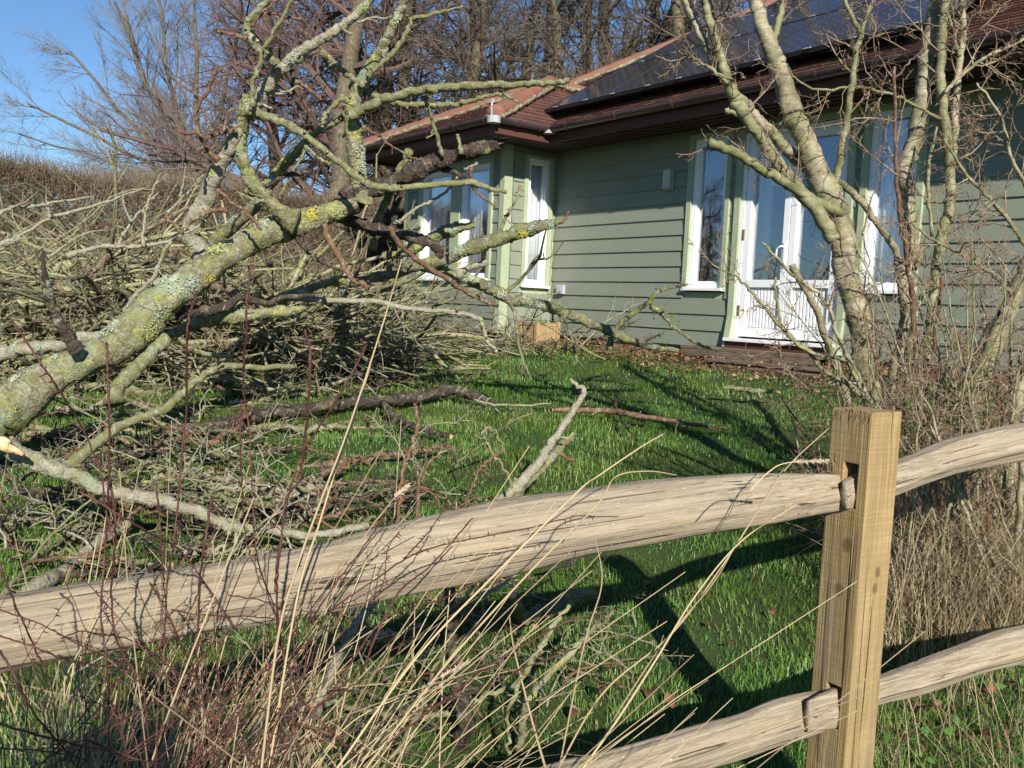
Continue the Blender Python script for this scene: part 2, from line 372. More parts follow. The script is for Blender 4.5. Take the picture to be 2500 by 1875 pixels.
# corner trims of the bay with flared foot
for (u0, u1, n0, n1) in ((-.07, .035, .735, .865), (-2.48, -2.38, .78, .86)):
    hb(mb, u0, u1, n0, n1, 1.45, ZT)
    f = .03
    V = [[u0, -n0, 1.10], [u1 + f, -n0, 1.10], [u1 + f, -n1 - f, 1.10], [u0, -n1 - f, 1.10], [u0, -n0, 1.45], [u1, -n0, 1.45], [u1, -n1, 1.45], [u0, -n1, 1.45]]
    mb.add(V, [[0, 1, 2, 3], [4, 7, 6, 5], [0, 4, 5, 1], [1, 5, 6, 2], [2, 6, 7, 3], [3, 7, 4, 0]])
hb(mb, .002, .03, .002, .03, ZB, ZT)
mb.build('trim', M_trim, H, bevel=.003)
# windows
def window(axis, a0, a1, fx, z0, z1, sill=True, curtain=None, name='window'):
    fr = MB(); wf, dp = .055, .07
    def B(mb_, s0, s1, d0, d1, q0, q1):
        if axis == 'u': hb(mb_, s0, s1, fx + d0, fx + d1, q0, q1)
        else: box(mb_, fx + d0, fx + d1, -s1, -s0, q0, q1)
    B(fr, a0, a0 + wf, -dp, .015, z0, z1); B(fr, a1 - wf, a1, -dp, .015, z0, z1); B(fr, a0 + wf, a1 - wf, -dp, .015, z1 - wf, z1); B(fr, a0 + wf, a1 - wf, -dp, .015, z0, z0 + wf)
    # inner bead
    i = wf; w2 = .018
    B(fr, a0 + i, a0 + i + w2, -dp + .01, -.012, z0 + i, z1 - i); B(fr, a1 - i - w2, a1 - i, -dp + .01, -.012, z0 + i, z1 - i)
    B(fr, a0 + i + w2, a1 - i - w2, -dp + .01, -.012, z1 - i - w2, z1 - i); B(fr, a0 + i + w2, a1 - i - w2, -dp + .01, -.012, z0 + i, z0 + i + w2)
    wo = fr.build(name, M_white, H, bevel=.003)
    g = MB(); B(g, a0 + i, a1 - i, -.045, -.040, z0 + i, z1 - i); g.build('pane', M_glass, wo)
    if sill:
        s = MB(); B(s, a0 - .05, a1 + .05, -.06, .075, z0 - .035, z0 - .003); s.build('sill', M_white, wo, bevel=.004)
    if curtain:
        c0, c1, mt = curtain; c = MB(); n = 60; xs = np.linspace(c0, c1, n); off = -.12 + .012 * np.sin(xs * 90) + .01 * np.sin(xs * 37)
        if axis == 'u': V = np.concatenate([np.stack([xs, -(fx + off), np.full(n, z0 + .02)], 1), np.stack([xs, -(fx + off), np.full(n, z1)], 1)])
        else: V = np.concatenate([np.stack([fx + off, -xs, np.full(n, z0 + .02)], 1), np.stack([fx + off, -xs, np.full(n, z1)], 1)])
        k = np.arange(n - 1); c.add(V, np.stack([k, k + 1, n + k + 1, n + k], 1)); co_ = c.build('curtain', mt, wo, smooth=True)
        sm = co_.modifiers.new('solid', 'SOLIDIFY'); sm.thickness = .002
    return wo
window('u', 2.45, 2.93, 0, 1.75, 3.38, curtain=(2.38, 2.58, M_curt2), )
window('u', 4.60, 5.08, 0, 1.75, 3.38, curtain=(4.62, 5.0, M_curt))
window('u', -1.98, -1.19, .83, 1.80, 3.30, curtain=(-2.05, -1.55, M_curt)); window('u', -.97, -.29, .83, 1.80, 3.30, curtain=(-1.05, -.65, M_curt))
window('n', .12, .48, 0, 1.74, 3.38, curtain=(.13, .47, M_curt))
# french doors
def door(u0, u1, z0, z1, handle):
    fr = MB(); w_ = .075
    hb(fr, u0, u0 + w_, -.07, .012, z0, z1); hb(fr, u1 - w_, u1, -.07, .012, z0, z1); hb(fr, u0 + w_, u1 - w_, -.07, .012, z1 - w_, z1)
    hb(fr, u0 + w_, u1 - w_, -.07, .012, z0, z0 + .10); hb(fr, u0 + w_, u1 - w_, -.07, .016, z0 + .52, z0 + .60)
    d = fr.build('door', M_white, H, bevel=.004)
    p = MB(); hb(p, u0 + w_, u1 - w_, -.06, -.03, z0 + .10, z0 + .52); n = 10; ww = (u1 - u0 - 2 * w_) / n
    for k in range(n): hb(p, u0 + w_ + k * ww + .006, u0 + w_ + (k + 1) * ww - .006, -.03, -.010, z0 + .104, z0 + .516)
    p.build('ribbed_panel', M_white, d, bevel=.003)
    g = MB(); hb(g, u0 + w_, u1 - w_, -.045, -.040, z0 + .60, z1 - w_); g.build('pane', M_glass, d)
    if handle:
        h = MB(); hx = u1 - .035; hb(h, hx - .012, hx + .012, .013, .022, z0 + .72, z0 + .98)
        tubes(h, spline([[hx, -.022, z0 + .93], [hx, -.06, z0 + .935], [hx - .02, -.075, z0 + .93], [hx - .055, -.07, z0 + .90], [hx - .06, -.066, z0 + .82]], 5), np.full(21, .009), 8, True)
        h.build('handle', M_white, d, smooth=False)
    hg = SP()
    for zz in (z0 + .22, z0 + 1.02, z0 + 1.75): hb(hg, u0 - .008 if handle else u1 - .012, u0 + .012 if handle else u1 + .008, .013, .03, zz, zz + .11)
    hg.build('hinge', M_brass, d)
    return d
fr = MB(); hb(fr, 3.14, 3.19, -.08, .02, 1.22, 3.37); hb(fr, 4.33, 4.38, -.08, .02, 1.22, 3.37); hb(fr, 3.19, 4.33, -.08, .02, 3.32, 3.37); hb(fr, 3.10, 4.42, -.10, .14, 1.185, 1.22)
fr.build('door_frame', M_white, H, bevel=.004)
door(3.195, 3.757, 1.24, 3.315, True); door(3.763, 4.325, 1.24, 3.315, False)
mb = MB(); hb(mb, 3.1, 4.42, -.09, .10, 1.10, 1.183); mb.build('threshold', M_fascia, H)
# floor mess inside: pale blind behind the door
c = MB(); n = 70; xs = np.linspace(3.0, 4.1, n); off = -.35 + .02 * np.sin(xs * 60)
c.add(np.concatenate([np.stack([xs[:18], -off[:18], np.full(18, 1.3)], 1), np.stack([xs[:18], -off[:18], np.full(18, 3.3)], 1)]), [[k, k + 1, 18 + k + 1, 18 + k] for k in range(17)]); c.build('door_curtain', M_curt, H, smooth=True)
# wall lamps
for (u, z) in ((2.09, 2.98), (6.15, 2.85)):
    l = MB(); hb(l, u - .065, u + .065, .02, .04, z - .125, z + .125); lo = l.build('wall_lamp', M_grey, H, bevel=.006)
    l = MB(); hb(l, u - .055, u + .055, .04, .095, z - .115, z + .115); l.build('diffuser', M_lampglass, lo, bevel=.015)
l = MB(); hb(l, .20, .34, .02, .075, 1.64, 1.76); l.build('outlet_box', M_grey, H, bevel=.006)
l = MB(); hb(l, .235, .305, .076, .085, 1.66, 1.74); l.build('outlet_box', M_grey, H)
# eaves: soffit, fascia, gutter
mb = MB(); hb(mb, -3.2, 8.8, -.05, .66, 3.50, 3.53); hb(mb, -2.72, .66, .661, 1.49, 3.50, 3.53)
for k in range(5): hb(mb, .68, 8.8, .08 + k * .12, .10 + k * .12, 3.488, 3.4985)
mb.build('soffit', M_soff, H)
mb = SP(); hb(mb, .665, 8.8, .665, .69, 3.46, 3.62); hb(mb, -3.2, -2.75, .665, .69, 3.46, 3.62); hb(mb, -2.75, .69, 1.495, 1.52, 3.46, 3.62); hb(mb, .665, .69, .69, 1.495, 3.46, 3.62); hb(mb, -2.75, -2.725, .69, 1.49, 3.46, 3.62)
mb.build('fascia', M_fascia, H)
def gutter(name, A, B_, sections):
    A = np.array(A); B_ = np.array(B_); d = nrm(B_ - A); out = np.cross([0, 0, 1.], d); n = 14; mb = MB()
    an = np.linspace(0, np.pi, n); prof = [(math.cos(a) * .062, -math.sin(a) * .062) for a in an]; prof += [(math.cos(a) * .056, -math.sin(a) * .056) for a in an[::-1]]
    m_ = len(prof); V = np.array([[*(p + out * x + np.array([0, 0, z]))] for p in (A, B_) for x, z in prof])
    Q = [[k, (k + 1) % m_, m_ + (k + 1) % m_, m_ + k] for k in range(m_)]; mb.add(V, Q); g = mb.build(name, M_brown, H, smooth=True)
    L = np.linalg.norm(B_ - A); t = .35
    while t < L - .1:
        b2 = MB(); an2 = np.linspace(-.1, np.pi + .1, 14); V = []
        for w0 in (-.016, .016):
            for rr in (.070, .063):
                for a in an2: V.append(A + d * (t + w0) + out * math.cos(a) * rr + np.array([0, 0, -math.sin(a) * rr]))
        k = np.arange(13); Q = np.concatenate([np.stack([k, k + 1, 28 + k + 1, 28 + k], 1), np.stack([14 + k, 42 + k, 42 + k + 1, 14 + k + 1], 1), np.stack([k, 14 + k, 14 + k + 1, k + 1], 1), np.stack([28 + k, 28 + k + 1, 42 + k + 1, 42 + k], 1)])
        b2.add(V, Q); b2.build('bracket', M_brown, g, smooth=False); t += sections
    return g
ZG = 3.625
gutter('gutter', (-2.85, -1.585, ZG), (.76, -1.585, ZG), .62)
gutter('gutter', (.755, -1.6, ZG), (.755, -.78, ZG), .34)
gutter('gutter', (.74, -.755, ZG), (8.8, -.755, ZG), .85)
gutter('gutter', (-3.25, -.755, ZG), (-2.85, -.755, ZG), .85)
mb = SP()
for (u, n) in ((.755, 1.585), (.755, .755)): tubes(mb, [[u, -n, ZG - .075], [u, -n, ZG + .004]], [.078, .078], 10, True)
mb.build('gutter_corner', M_grey, H)
# roof slopes made of overlapping courses of plain tiles
def slope(mb, poly, org, ad, sd, exp=.10, lift=.0):
    org = np.array(org, float); ad = np.array(ad, float); sd = np.array(sd, float); nz = np.cross(ad, sd); nz = nz / np.linalg.norm(nz)
    if nz[2] < 0: nz = -nz
    poly = np.array(poly, float); s0 = poly[:, 1].min(); s1 = poly[:, 1].max()
    def rng(s):
        xs = []
        for p, q in zip(poly, np.roll(poly, -1, 0)):
            if (p[1] - s) * (q[1] - s) <= 0 and p[1] != q[1]: xs.append(p[0] + (q[0] - p[0]) * (s - p[1]) / (q[1] - p[1]))
        return (min(xs), max(xs)) if len(xs) > 1 else None
    s = s0; row = 0
    while s < s1 - 1e-6:
        r = rng(min(s + .02, s1)); e = min(s + exp, s1); 
        if r:
            x = r[0] - (row % 2) * .083
            while x < r[1]:
                xa, xb = max(x, r[0]) + .002, min(x + .165, r[1]) - .002
                if xb - xa > .01:
                    h0 = .022 + rs.uniform(-.003, .005); h1 = .004; sl = s + rs.uniform(-.004, .004)
                    V = [org + ad * xx + sd * ss + nz * (hh + lift) for xx, ss, hh in ((xa, sl, 0), (xb, sl, 0), (xb, sl, h0), (xa, sl, h0), (xb, e + .012, h1), (xa, e + .012, h1))]
                    mb.add(V, [[0, 1, 2, 3], [3, 2, 4, 5]], [[1, 4, 2], [0, 3, 5]], a=rs.rand())
                x += .165
        s = e; row += 1
TP = math.tan(R_(30)); c30, s30 = math.cos(R_(30)), math.sin(R_(30)); ZE = 3.62
mb = MB(); SL = 4.5 / c30
slope(mb, [(-3.2, 0), (9, 0), (9, SL), (1.3, SL)], (0, -.74, ZE), (1, 0, 0), (0, c30, s30))
roofm = mb.build('roof', M_tile, H)
mb = MB(); p = lambda u, n, z: [u, -n, z]; zr = ZE + 4.5 * TP - .02
mb.add([p(-3.2, .74, ZE - .02), p(9, .74, ZE - .02), p(9, -3.76, zr), p(1.3, -3.76, zr), p(-3.2, -8.26, ZE - .02), p(9, -8.26, ZE - .02)], [[0, 1, 2, 3], [3, 2, 5, 4]], [[0, 3, 4]])
mb.build('roof_felt', M_tile, roofm)
# bay roof
HR = .80
A_ = np.array([-.3, .07, ZE + HR]); B2 = np.array([-.3, .65, ZE + HR]); L_ = np.array([-2.85, -1.56, ZE]); Rr_ = np.array([.73, -1.56, ZE]); I_ = np.array([.73, -.7, ZE])
mb = MB(); sl = np.linalg.norm([1.63, HR]); sdv = np.array([0, 1.63, HR]) / sl
slope(mb, [(-2.85, 0), (.73, 0), (-.3, sl)], (0, -1.56, ZE), (1, 0, 0), sdv)
sl2 = np.linalg.norm([1.03, HR]); sd2 = np.array([-1.03, 0, HR]) / sl2
slope(mb, [(-1.56, 0), (-.7, 0), (.65, sl2), (.07, sl2)], (.73, 0, ZE), (0, 1, 0), sd2)
mb.add([L_ - [0, 0, .02], Rr_ - [0, 0, .02], A_ - [0, 0, .02], B2 - [0, 0, .02], I_ - [0, 0, .02], np.array([-2.85, -.7, ZE - .02])], None, [[0, 1, 2], [1, 4, 2], [4, 3, 2], [0, 2, 5], [5, 2, 3]])
mb.build('bay_roof', M_tile, H)
def ridge(A, B_, r=.085, parent=None):
    A = np.array(A, float); B_ = np.array(B_, float); L = np.linalg.norm(B_ - A); n = max(2, int(L / .30)); mb = MB(); K = n * 4 + 1
    t = np.linspace(0, 1, K); Pp = A + (B_ - A) * t[:, None] + np.array([0, 0, .0]); f = (t * n) % 1.0; rad = r * (1.06 - .10 * f)
    tubes(mb, Pp, rad, 14, True); o = mb.build('ridge_tile', M_ridge, H if parent is None else parent, smooth=True)
    mb = MB(); t = np.linspace(0, 1, 60); side = nrm(np.cross(B_ - A, [0, 0, 1]))
    for sg in (-1, 1): tubes(mb, A + (B_ - A) * t[:, None] + side * sg * r * .92 + np.array([0, 0, -.02]) + rs.randn(60, 3) * .008, np.full(60, .028) * rs.uniform(.6, 1.3, 60), 6, True)
    mb.build('mortar', M_mortar, o, smooth=True)
ridge(Rr_ + [0.0, -.0, .03], A_ + [0, 0, .05], .105); ridge(L_ + [0, 0, .03], A_ + [0, 0, .05]); ridge(A_ + [0, 0, .05], B2 + [0, .1, .03])
ridge((-3.2, -.74, ZE + .03), (1.3, 3.76, zr + .07)); ridge((1.3, 3.76, zr + .07), (9, 3.76, zr + .07))
mb = MB(); tubes(mb, [[.70, -1.58, ZE - .02], [.72, -1.60, ZE + .1], [.715, -1.59, ZE + .2]], [.012, .012, .01], 6, True); hb(mb, .70, .73, 1.575, 1.60, ZE + .17, ZE + .21); mb.build('hip_iron', M_grey, H)
# solar panels on rails
def panel(u, k):
    s0 = .24 / c30 + k * 1.66; mb = MB(); O_ = np.array([u, -.74 + s0 * c30, ZE + s0 * s30]); nzv = np.array([0, -s30, c30]); e1 = np.array([1, 0, 0.]); e2 = np.array([0, c30, s30])
    Mx = np.stack([e1, e2, nzv], 1)
    o = bpy.data.objects.new('solar_panel', None)
    mb = MB(); box(mb, .014, .986, .014, 1.636, 0, .034); po = mb.build('solar_panel', M_solar, H)
    po.matrix_local = Matrix.Translation(Vector(O_ + nzv * .14)) @ Matrix(Mx.tolist()).to_4x4()
    fr = MB()
    for a in ((0, .013, 0, 1.65), (.987, 1.0, 0, 1.65), (.013, .987, 0, .013), (.013, .987, 1.637, 1.65)): box(fr, *a, -.003, .040)
    fr.build('frame', M_sframe, po)
    cl = SP()
    for (x, y) in ((.22, -.012), (.78, -.012)): box(cl, x - .035, x + .035, y - .006, y + .02, .041, .046)
    cl.build('clamp', M_grey, po)
for k in range(3):
    for j in range(5):
        if k == 2 and j == 0: continue
        panel(.42 + j * 1.015, k)
mb = SP()
for s in (.45, 1.5, 2.2, 3.2, 3.9, 4.7):
    u0 = .35 if s < 3.5 else 1.3
    tubes(mb, [[u0, -.74 + s * c30 - .09 * s30, ZE + s * s30 + .09 * c30], [5.6, -.74 + s * c30 - .09 * s30, ZE + s * s30 + .09 * c30]], [.022, .022], 4, True)
for u in np.arange(.7, 5.5, .8): box(mb, u - .06, u + .06, -.72 + .42 * c30, -.72 + .45 * c30, ZE + .40 * s30, ZE + .42 * s30 + .12)
mb.build('panel_rail', M_sframe, H)

# ================================================================== DOORSTEP, PLANTER, BLUE TUB
M_oldwood = mat('old_step_wood', (.16, .12, .085), .9); b_ = NB(M_oldwood); v_ = b_.vec((1, 8, 8))
b_.col(b_.ramp(b_.noise(v_, 9, 5, .7), [(.3, (.07, .05, .035)), (.7, (.22, .17, .12))])); b_.bump(b_.noise(v_, 30, 4), .004, .6)
rz = math.atan2(UU[1], UU[0])
st = empty('door_step', HW(3.7, .07, .95), 'low weathered wooden step on bricks below the white double doors', 'step', rotz=rz)
mb = SP(); box(mb, -.98, .75, -.30, -.02, .13, .165); box(mb, -.96, .74, -.30, -.27, .06, .128); mb.build('tread', M_oldwood, st, bevel=.004)
mb = MB(); box(mb, -.45, .95, -.52, -.31, .03, .06); mb.build('tread', M_oldwood, st, bevel=.004)
mb = SP(); box(mb, -.9, .7, -.26, 0.0, -.15, .058); box(mb, -.3, .9, -.50, -.32, -.2, .028); mb.build('brick_base', M_brick, st, bevel=.004)
M_plank = mat('new_planter_wood', (.50, .30, .13), .7); b_ = NB(M_plank); v_ = b_.vec((9, 9, 1))
b_.col(b_.ramp(b_.noise(v_, 7, 5, .65), [(.3, (.26, .16, .075)), (.7, (.42, .29, .15))])); b_.bump(b_.noise(v_, 30, 3), .002, .5)
pc = HW(.42, .50, .98)
pl = empty('planter', pc, 'square new wooden planter box with grassy plant against green wall corner', 'planter', rotz=rz)
mb = SP(); s_ = .165; h_ = .27
for (x, y) in ((-s_, -s_), (s_, -s_), (s_, s_), (-s_, s_)): box(mb, x - .028, x + .028, y - .028, y + .028, -.06, h_ + .03)
mb.build('corner_post', M_plank, pl, bevel=.003)
mb = MB(); n = 5; ww = (2 * s_ - .056) / n
for k in range(n):
    x = -s_ + .028 + k * ww
    for y0, y1 in ((-s_ - .01, -s_ + .01), (s_ - .01, s_ + .01)): box(mb, x + .001, x + ww - .001, y0, y1, .0, h_ - .03); box(mb, y0, y1, x + .001, x + ww - .001, .0, h_ - .03)
for y0, y1 in ((-s_ - .018, -s_ + .018), (s_ - .018, s_ + .018)): box(mb, -s_ + .03, s_ - .03, y0, y1, h_ - .028, h_ + .005); box(mb, y0, y1, -s_ + .03, s_ - .03, h_ - .028, h_ + .005)
mb.build('side_board', M_plank, pl, bevel=.002)
M_soil = mat('soil', (.03, .02, .013), .95)
mb = MB(); box(mb, -s_ + .012, s_ - .012, -s_ + .012, s_ - .012, .1, h_ - .06); mb.build('soil', M_soil, pl)
M_leafy = mat('plant_leaf', (.07, .14, .04), .6)
pt = empty('planter_plant', HW(.42, .50, .98 + .2), 'small spiky green plant growing in the wooden planter box', 'plant', rotz=rz)
mb = MB(); N = 90; p0 = np.stack([rs.uniform(-.12, .12, N), rs.uniform(-.12, .12, N), np.zeros(N)], 1); d = nrm(np.stack([rs.randn(N) * .5, rs.randn(N) * .5, np.ones(N)], 1)) * rs.uniform(.06, .2, N)[:, None]
tubes(mb, np.stack([p0, p0 + d * .6, p0 + d + np.array([0, 0, -.03])], 1), np.tile([.006, .006, .001], (N, 1)), 3); mb.build('leaves', M_leafy, pt)
M_blue = mat('blue_plastic', (.015, .045, .30), .35, .5)
for (px, py, d, lab, sc_) in ((1838, 778, 6.9, 'blue plastic tub half hidden left of the birch trunk', 1.0), (1928, 792, 6.6, 'blue plastic tub half hidden right of the birch trunk', .9)):
    q = P(px, py, d); g_ = float(gz(q[0], q[1])); t = empty('plastic_tub', (q[0], q[1], g_), lab, 'tub')
    mb = MB(); hh = .30 * sc_; z = np.array([0, .01, hh * .5, hh - .02, hh - .019, hh, hh, .03]); r = np.array([.11, .125, .14, .155, .17, .17, .15, .12]) * sc_
    tubes(mb, np.stack([np.zeros(8), np.zeros(8), z + np.arange(8) * 1e-5], 1), r, 24, True); mb.build('body', M_blue, t, smooth=False)
    mb = MB(); an = np.linspace(0, np.pi, 14); tubes(mb, np.stack([np.cos(an) * .16 * sc_, np.full(14, -.02) - np.sin(an) * .1, hh - .03 + np.sin(an) * .04], 1), np.full(14, .006), 6); mb.build('handle', M_grey, t)
# ================================================================== GROUND
M_soilg = mat('lawn_soil', (.05, .06, .02), .95); b_ = NB(M_soilg); v_ = b_.vec()
c_ = b_.ramp(b_.noise(v_, 1.3, 6, .7), [(.3, (.030, .050, .014)), (.55, (.045, .075, .018)), (.75, (.075, .085, .03))])
c_ = b_.mix(b_.ramp(b_.noise(v_, 25, 5, .8), [(.52, 0.), (.68, .8)]), c_, (.05, .035, .02)); b_.col(c_); b_.bump(b_.noise(v_, 40, 5, .8), .02, .8)
def axis_pts(a, b, fine0, fine1, st):
    return np.concatenate([-np.geomspace(-a - 0, -fine0, 26)[:-1] if a < fine0 else [], np.arange(fine0, fine1, st), np.geomspace(fine1, b, 26)])
gx = np.concatenate([-np.geomspace(600, 9, 25)[:-1], np.arange(-9, 9, .12), np.geomspace(9, 600, 25)])
gy = np.concatenate([-np.geomspace(600, 1, 25)[:-1], np.arange(-1, 14, .12), np.geomspace(14, 900, 25)])
X, Y = np.meshgrid(gx, gy); Z = gz(X, Y) + .012 * np.sin(X * 5.1 + Y * 2) * np.sin(Y * 6.3 - X) ; n_ = len(gx)
i, j = np.meshgrid(np.arange(n_ - 1), np.arange(len(gy) - 1)); k = (j * n_ + i).ravel()
mb = MB(); mb.add(np.stack([X.ravel(), Y.ravel(), Z.ravel()], 1), np.stack([k, k + 1, k + n_ + 1, k + n_], 1))
tag(mb.build('ground', M_soilg, smooth=True), kind='structure')

# ================================================================== GRASS
def m_grass(name, stops, spec=.5, rough=.45, trans=.25):
    m = mat(name, (.1, .2, .04), rough, spec); b = NB(m); c = b.ramp(b.attr(), stops)
    n = b.noise(b.vec(), .9, 3); c = b.mix(b.ramp(n, [(.4, 0.), (.7, .35)]), c, stops[-1][1]); n2 = b.noise(b.vec(), 5.5, 4, .7); c = b.mix(b.ramp(n2, [(.56, 0.), (.70, .65)]), c, tuple(x * .45 for x in stops[0][1])); b.col(c)
    if trans:
        t = m.node_tree; tr = t.nodes.new('ShaderNodeBsdfTranslucent'); mx = t.nodes.new('ShaderNodeMixShader'); mx.inputs[0].default_value = trans
        t.links.new(c, tr.inputs[0]); o = t.nodes['Material Output']; t.links.new(b.b.outputs[0], mx.inputs[1]); t.links.new(tr.outputs[0], mx.inputs[2]); t.links.new(mx.outputs[0], o.inputs[0])
    return m
M_grass = m_grass('lawn_grass', [(0, (.05, .15, .02)), (.6, (.105, .26, .03)), (.9, (.18, .31, .045)), (1, (.30, .27, .09))])
M_straw = m_grass('dry_straw', [(0, (.13, .095, .055)), (.5, (.30, .23, .135)), (1, (.46, .37, .23))], .25, .7, .15)
def blades(mb, p, h, wd, lean, a, seg=3, az=None):
    N = len(p); az = rs.rand(N) * 6.283 if az is None else az
    d = np.stack([np.cos(az), np.sin(az), np.zeros(N)], 1); s = np.stack([-np.sin(az), np.cos(az), np.zeros(N)], 1)
    rot = rs.rand(N)[:, None] * 1.6 - .8; s = nrm(s + d * rot)
    h = h[:, None]; wd = wd[:, None]; ln = lean[:, None]; up = np.array([0, 0, 1.])
    p1 = p + up * h * .5 + d * h * ln * .25; p2 = p + up * h * (.95 - .25 * ln) + d * h * ln * .9
    if seg == 3:
        pm = p + up * h * .78 + d * h * ln * .55
        V = np.stack([p - s * wd, p + s * wd, p1 - s * wd * .9, p1 + s * wd * .9, pm - s * wd * .6, pm + s * wd * .6, p2], 1); b = (np.arange(N) * 7)[:, None]
        mb.add(V.reshape(-1, 3), np.concatenate([b + [0, 1, 3, 2], b + [2, 3, 5, 4]]), b + [4, 5, 6], np.repeat(a, 7))
    else:
        V = np.stack([p - s * wd, p + s * wd, p1 - s * wd * .8, p1 + s * wd * .8, p2], 1); b = (np.arange(N) * 5)[:, None]
        mb.add(V.reshape(-1, 3), b + [0, 1, 3, 2], b + [2, 3, 4], np.repeat(a, 5))
def inhouse(x, y):
    u = (x - HO[0]) * UU[0] + (y - HO[1]) * UU[1]; n = (x - HO[0]) * NN[0] + (y - HO[1]) * NN[1]
    return ((n < .10) & (u > -2.6)) | ((u > -2.55) & (u < .15) & (n < .95)) | ((u > 2.4) & (u < 4.7) & (n < .8))
def clump(x, y): return .5 + .5 * np.sin(x * 3.1 + 1.7 * np.sin(y * 2.3)) * np.sin(y * 3.7 + 1.3 * np.sin(x * 2.9))
mb = MB()
for d0, d1, dens, hh, ww, sg in ((1.6, 3.2, 7500, .058, .0015, 3), (3.2, 5, 5600, .056, .0018, 3), (5, 7.5, 3600, .056, .0023, 5), (7.5, 15, 1600, .06, .0034, 5)):
    xw = .62; A = (d1 - d0) * (d1 + d0) * xw; N = int(A * dens)
    yy = np.sqrt(rs.uniform(d0 ** 2, d1 ** 2, N)); xx = rs.uniform(-xw, xw, N) * yy
    c = clump(xx, yy); keep = ~inhouse(xx, yy) & (rs.rand(N) < .55 + .45 * c); xx, yy, c = xx[keep], yy[keep], c[keep]; N = len(xx)
    t2 = np.clip(np.sin(xx * 9 + 3 * np.sin(yy * 7)) * np.sin(yy * 8.3 + 2 * np.sin(xx * 6)), 0, 1)
    zz = gz(xx, yy) + .012 * np.sin(xx * 5.1 + yy * 2) * np.sin(yy * 6.3 - xx) - .004
    pt_ = np.clip(np.sin(xx * 2.3 + 2 * np.sin(yy * 1.9)) * np.sin(yy * 2.9 + 1.5 * np.sin(xx * 3.3)), -1, 1); h = hh * rs.uniform(.4, 1.2, N) * (.6 + .5 * c + .6 * t2 + .25 * pt_)
    az = 3 * np.sin(xx * 2.1 + yy) + 3 * np.sin(yy * 1.7 - xx * .8) + rs.randn(N) * 1.1
    a = np.clip(rs.beta(2, 2.6, N) + .10 * (c - .5) + (rs.rand(N) < .05) * .6 + .12 * pt_, 0, 1)
    blades(mb, np.stack([xx, yy, zz], 1), h, np.full(N, ww) * rs.uniform(.6, 1.3, N), rs.uniform(.1, 1.3, N), a, sg, az)
tag(mb.build('lawn_grass', M_grass), 'short lush green grass covering the lawn in front of the house', 'grass', kind='stuff')

# ================================================================== TREES BEHIND
def m_twig(name, c0, c1, pale=None):
    m = mat(name, c0, .8, .2); b = NB(m); c = b.ramp(b.noise(b.vec(), 1.1, 4), [(.35, c0), (.65, c1)])
    n = b.noise(b.vec(), 12, 4, .7)
    if pale: c = b.mix(b.ramp(n, [(.5, 0.), (.62, .8)]), c, pale)
    b.col(c); return m
M_tw1 = m_twig('beech_twigs', (.13, .11, .08), (.10, .075, .06)); M_tw2 = m_twig('purple_twigs', (.12, .075, .07), (.14, .10, .08)); M_tw3 = m_twig('grey_twigs', (.17, .16, .13), (.14, .12, .12))
M_tk = m_twig('beech_trunk', (.13, .105, .07), (.09, .07, .048), (.19, .18, .11))
def crown_tree(name, base, trunks, label, spec, mtw, group=None):
    """trunks: list of (polyline K x 3, radii); spec: levels"""
    t = empty(name, base, label, 'tree', group); tk = MB(); lv = []
    for pl, rr in trunks:
        pl = resample(np.asarray(pl, float), 9); r = np.linspace(rr[0], rr[1], 9); pl[1:] += rs.randn(8, 3) * .06; lv.append((pl, r))
    PP = np.stack([a for a, _ in lv]); RR = np.stack([b for _, b in lv]); 
    for i, (a, r) in enumerate(lv):
        q = MB(); tubes(q, a, r, 10, True, rough=.12); attach(q.build('trunk', M_tk, smooth=True), t)
    cr = MB(); cur = [(PP, RR)]
    for L, (n, t0, ang, lf, K, curl, up, rf, sides) in enumerate(spec):
        src = cur[-1]
        c = grow(src[0], src[1], n, t0, ang, lf, K, curl, up, rf, .35, minr=.003 if name == 'fan_tree' else .0042)
        tubes(cr, c[0], c[1], sides, a=rs.rand(len(c[0]))); cur.append(c)
    attach(cr.build('crown', mtw), t); return t
def copy_tree(o, loc, rz, sc_, label):
    c = o.copy(); col.objects.link(c); c.location = loc; c.rotation_euler[2] = rz; c.scale = (sc_, sc_, sc_); c['label'] = label
    for ch in [x for x in col.objects if x.parent == o]:
        d = ch.copy(); col.objects.link(d); inv = ch.matrix_parent_inverse.copy(); d.parent = c; d.matrix_parent_inverse = inv
    return c
# the row behind the house: three grown, the others copied and turned
row_spec = [(25, .08, 1.15, .34, 6, .18, .02, .42, 5), (10, .10, .8, .48, 5, .22, .0, .5, 4), (6, .08, .75, .55, 4, .24, .02, .55, 3), (4, .06, .7, .62, 4, .28, .02, .6, 3)]
def mk_row(seed, twin, mtw, label, x, y, lean=0):
    b = P(x, 600, y); g = 1.0; b[2] = g
    tr = [([b, b + [lean * .5, 0, 3], b + [lean, .3, 8], b + [lean * 1.3, .2, 14]], (.30, .09))]
    if twin: tr.append(([b + [.1, 0, 1.2], b + [1.0, .2, 4], b + [1.6, .4, 8], b + [2.0, 0, 13]], (.20, .06)))
    return crown_tree('beech_tree', tuple(b), tr, label, row_spec, mtw, 'bare trees in the row behind the house')
ta = mk_row(1, True, M_tw1, 'bare twin trunked tree just left of the orange bay ridge', 1010, 27)
tb = mk_row(2, False, M_tw2, 'bare purple brown tree directly above the hedge end', 690, 24, .8)
tc = mk_row(3, True, M_tw1, 'bare tree rising behind the middle of the orange hip', 1330, 26, -.6)
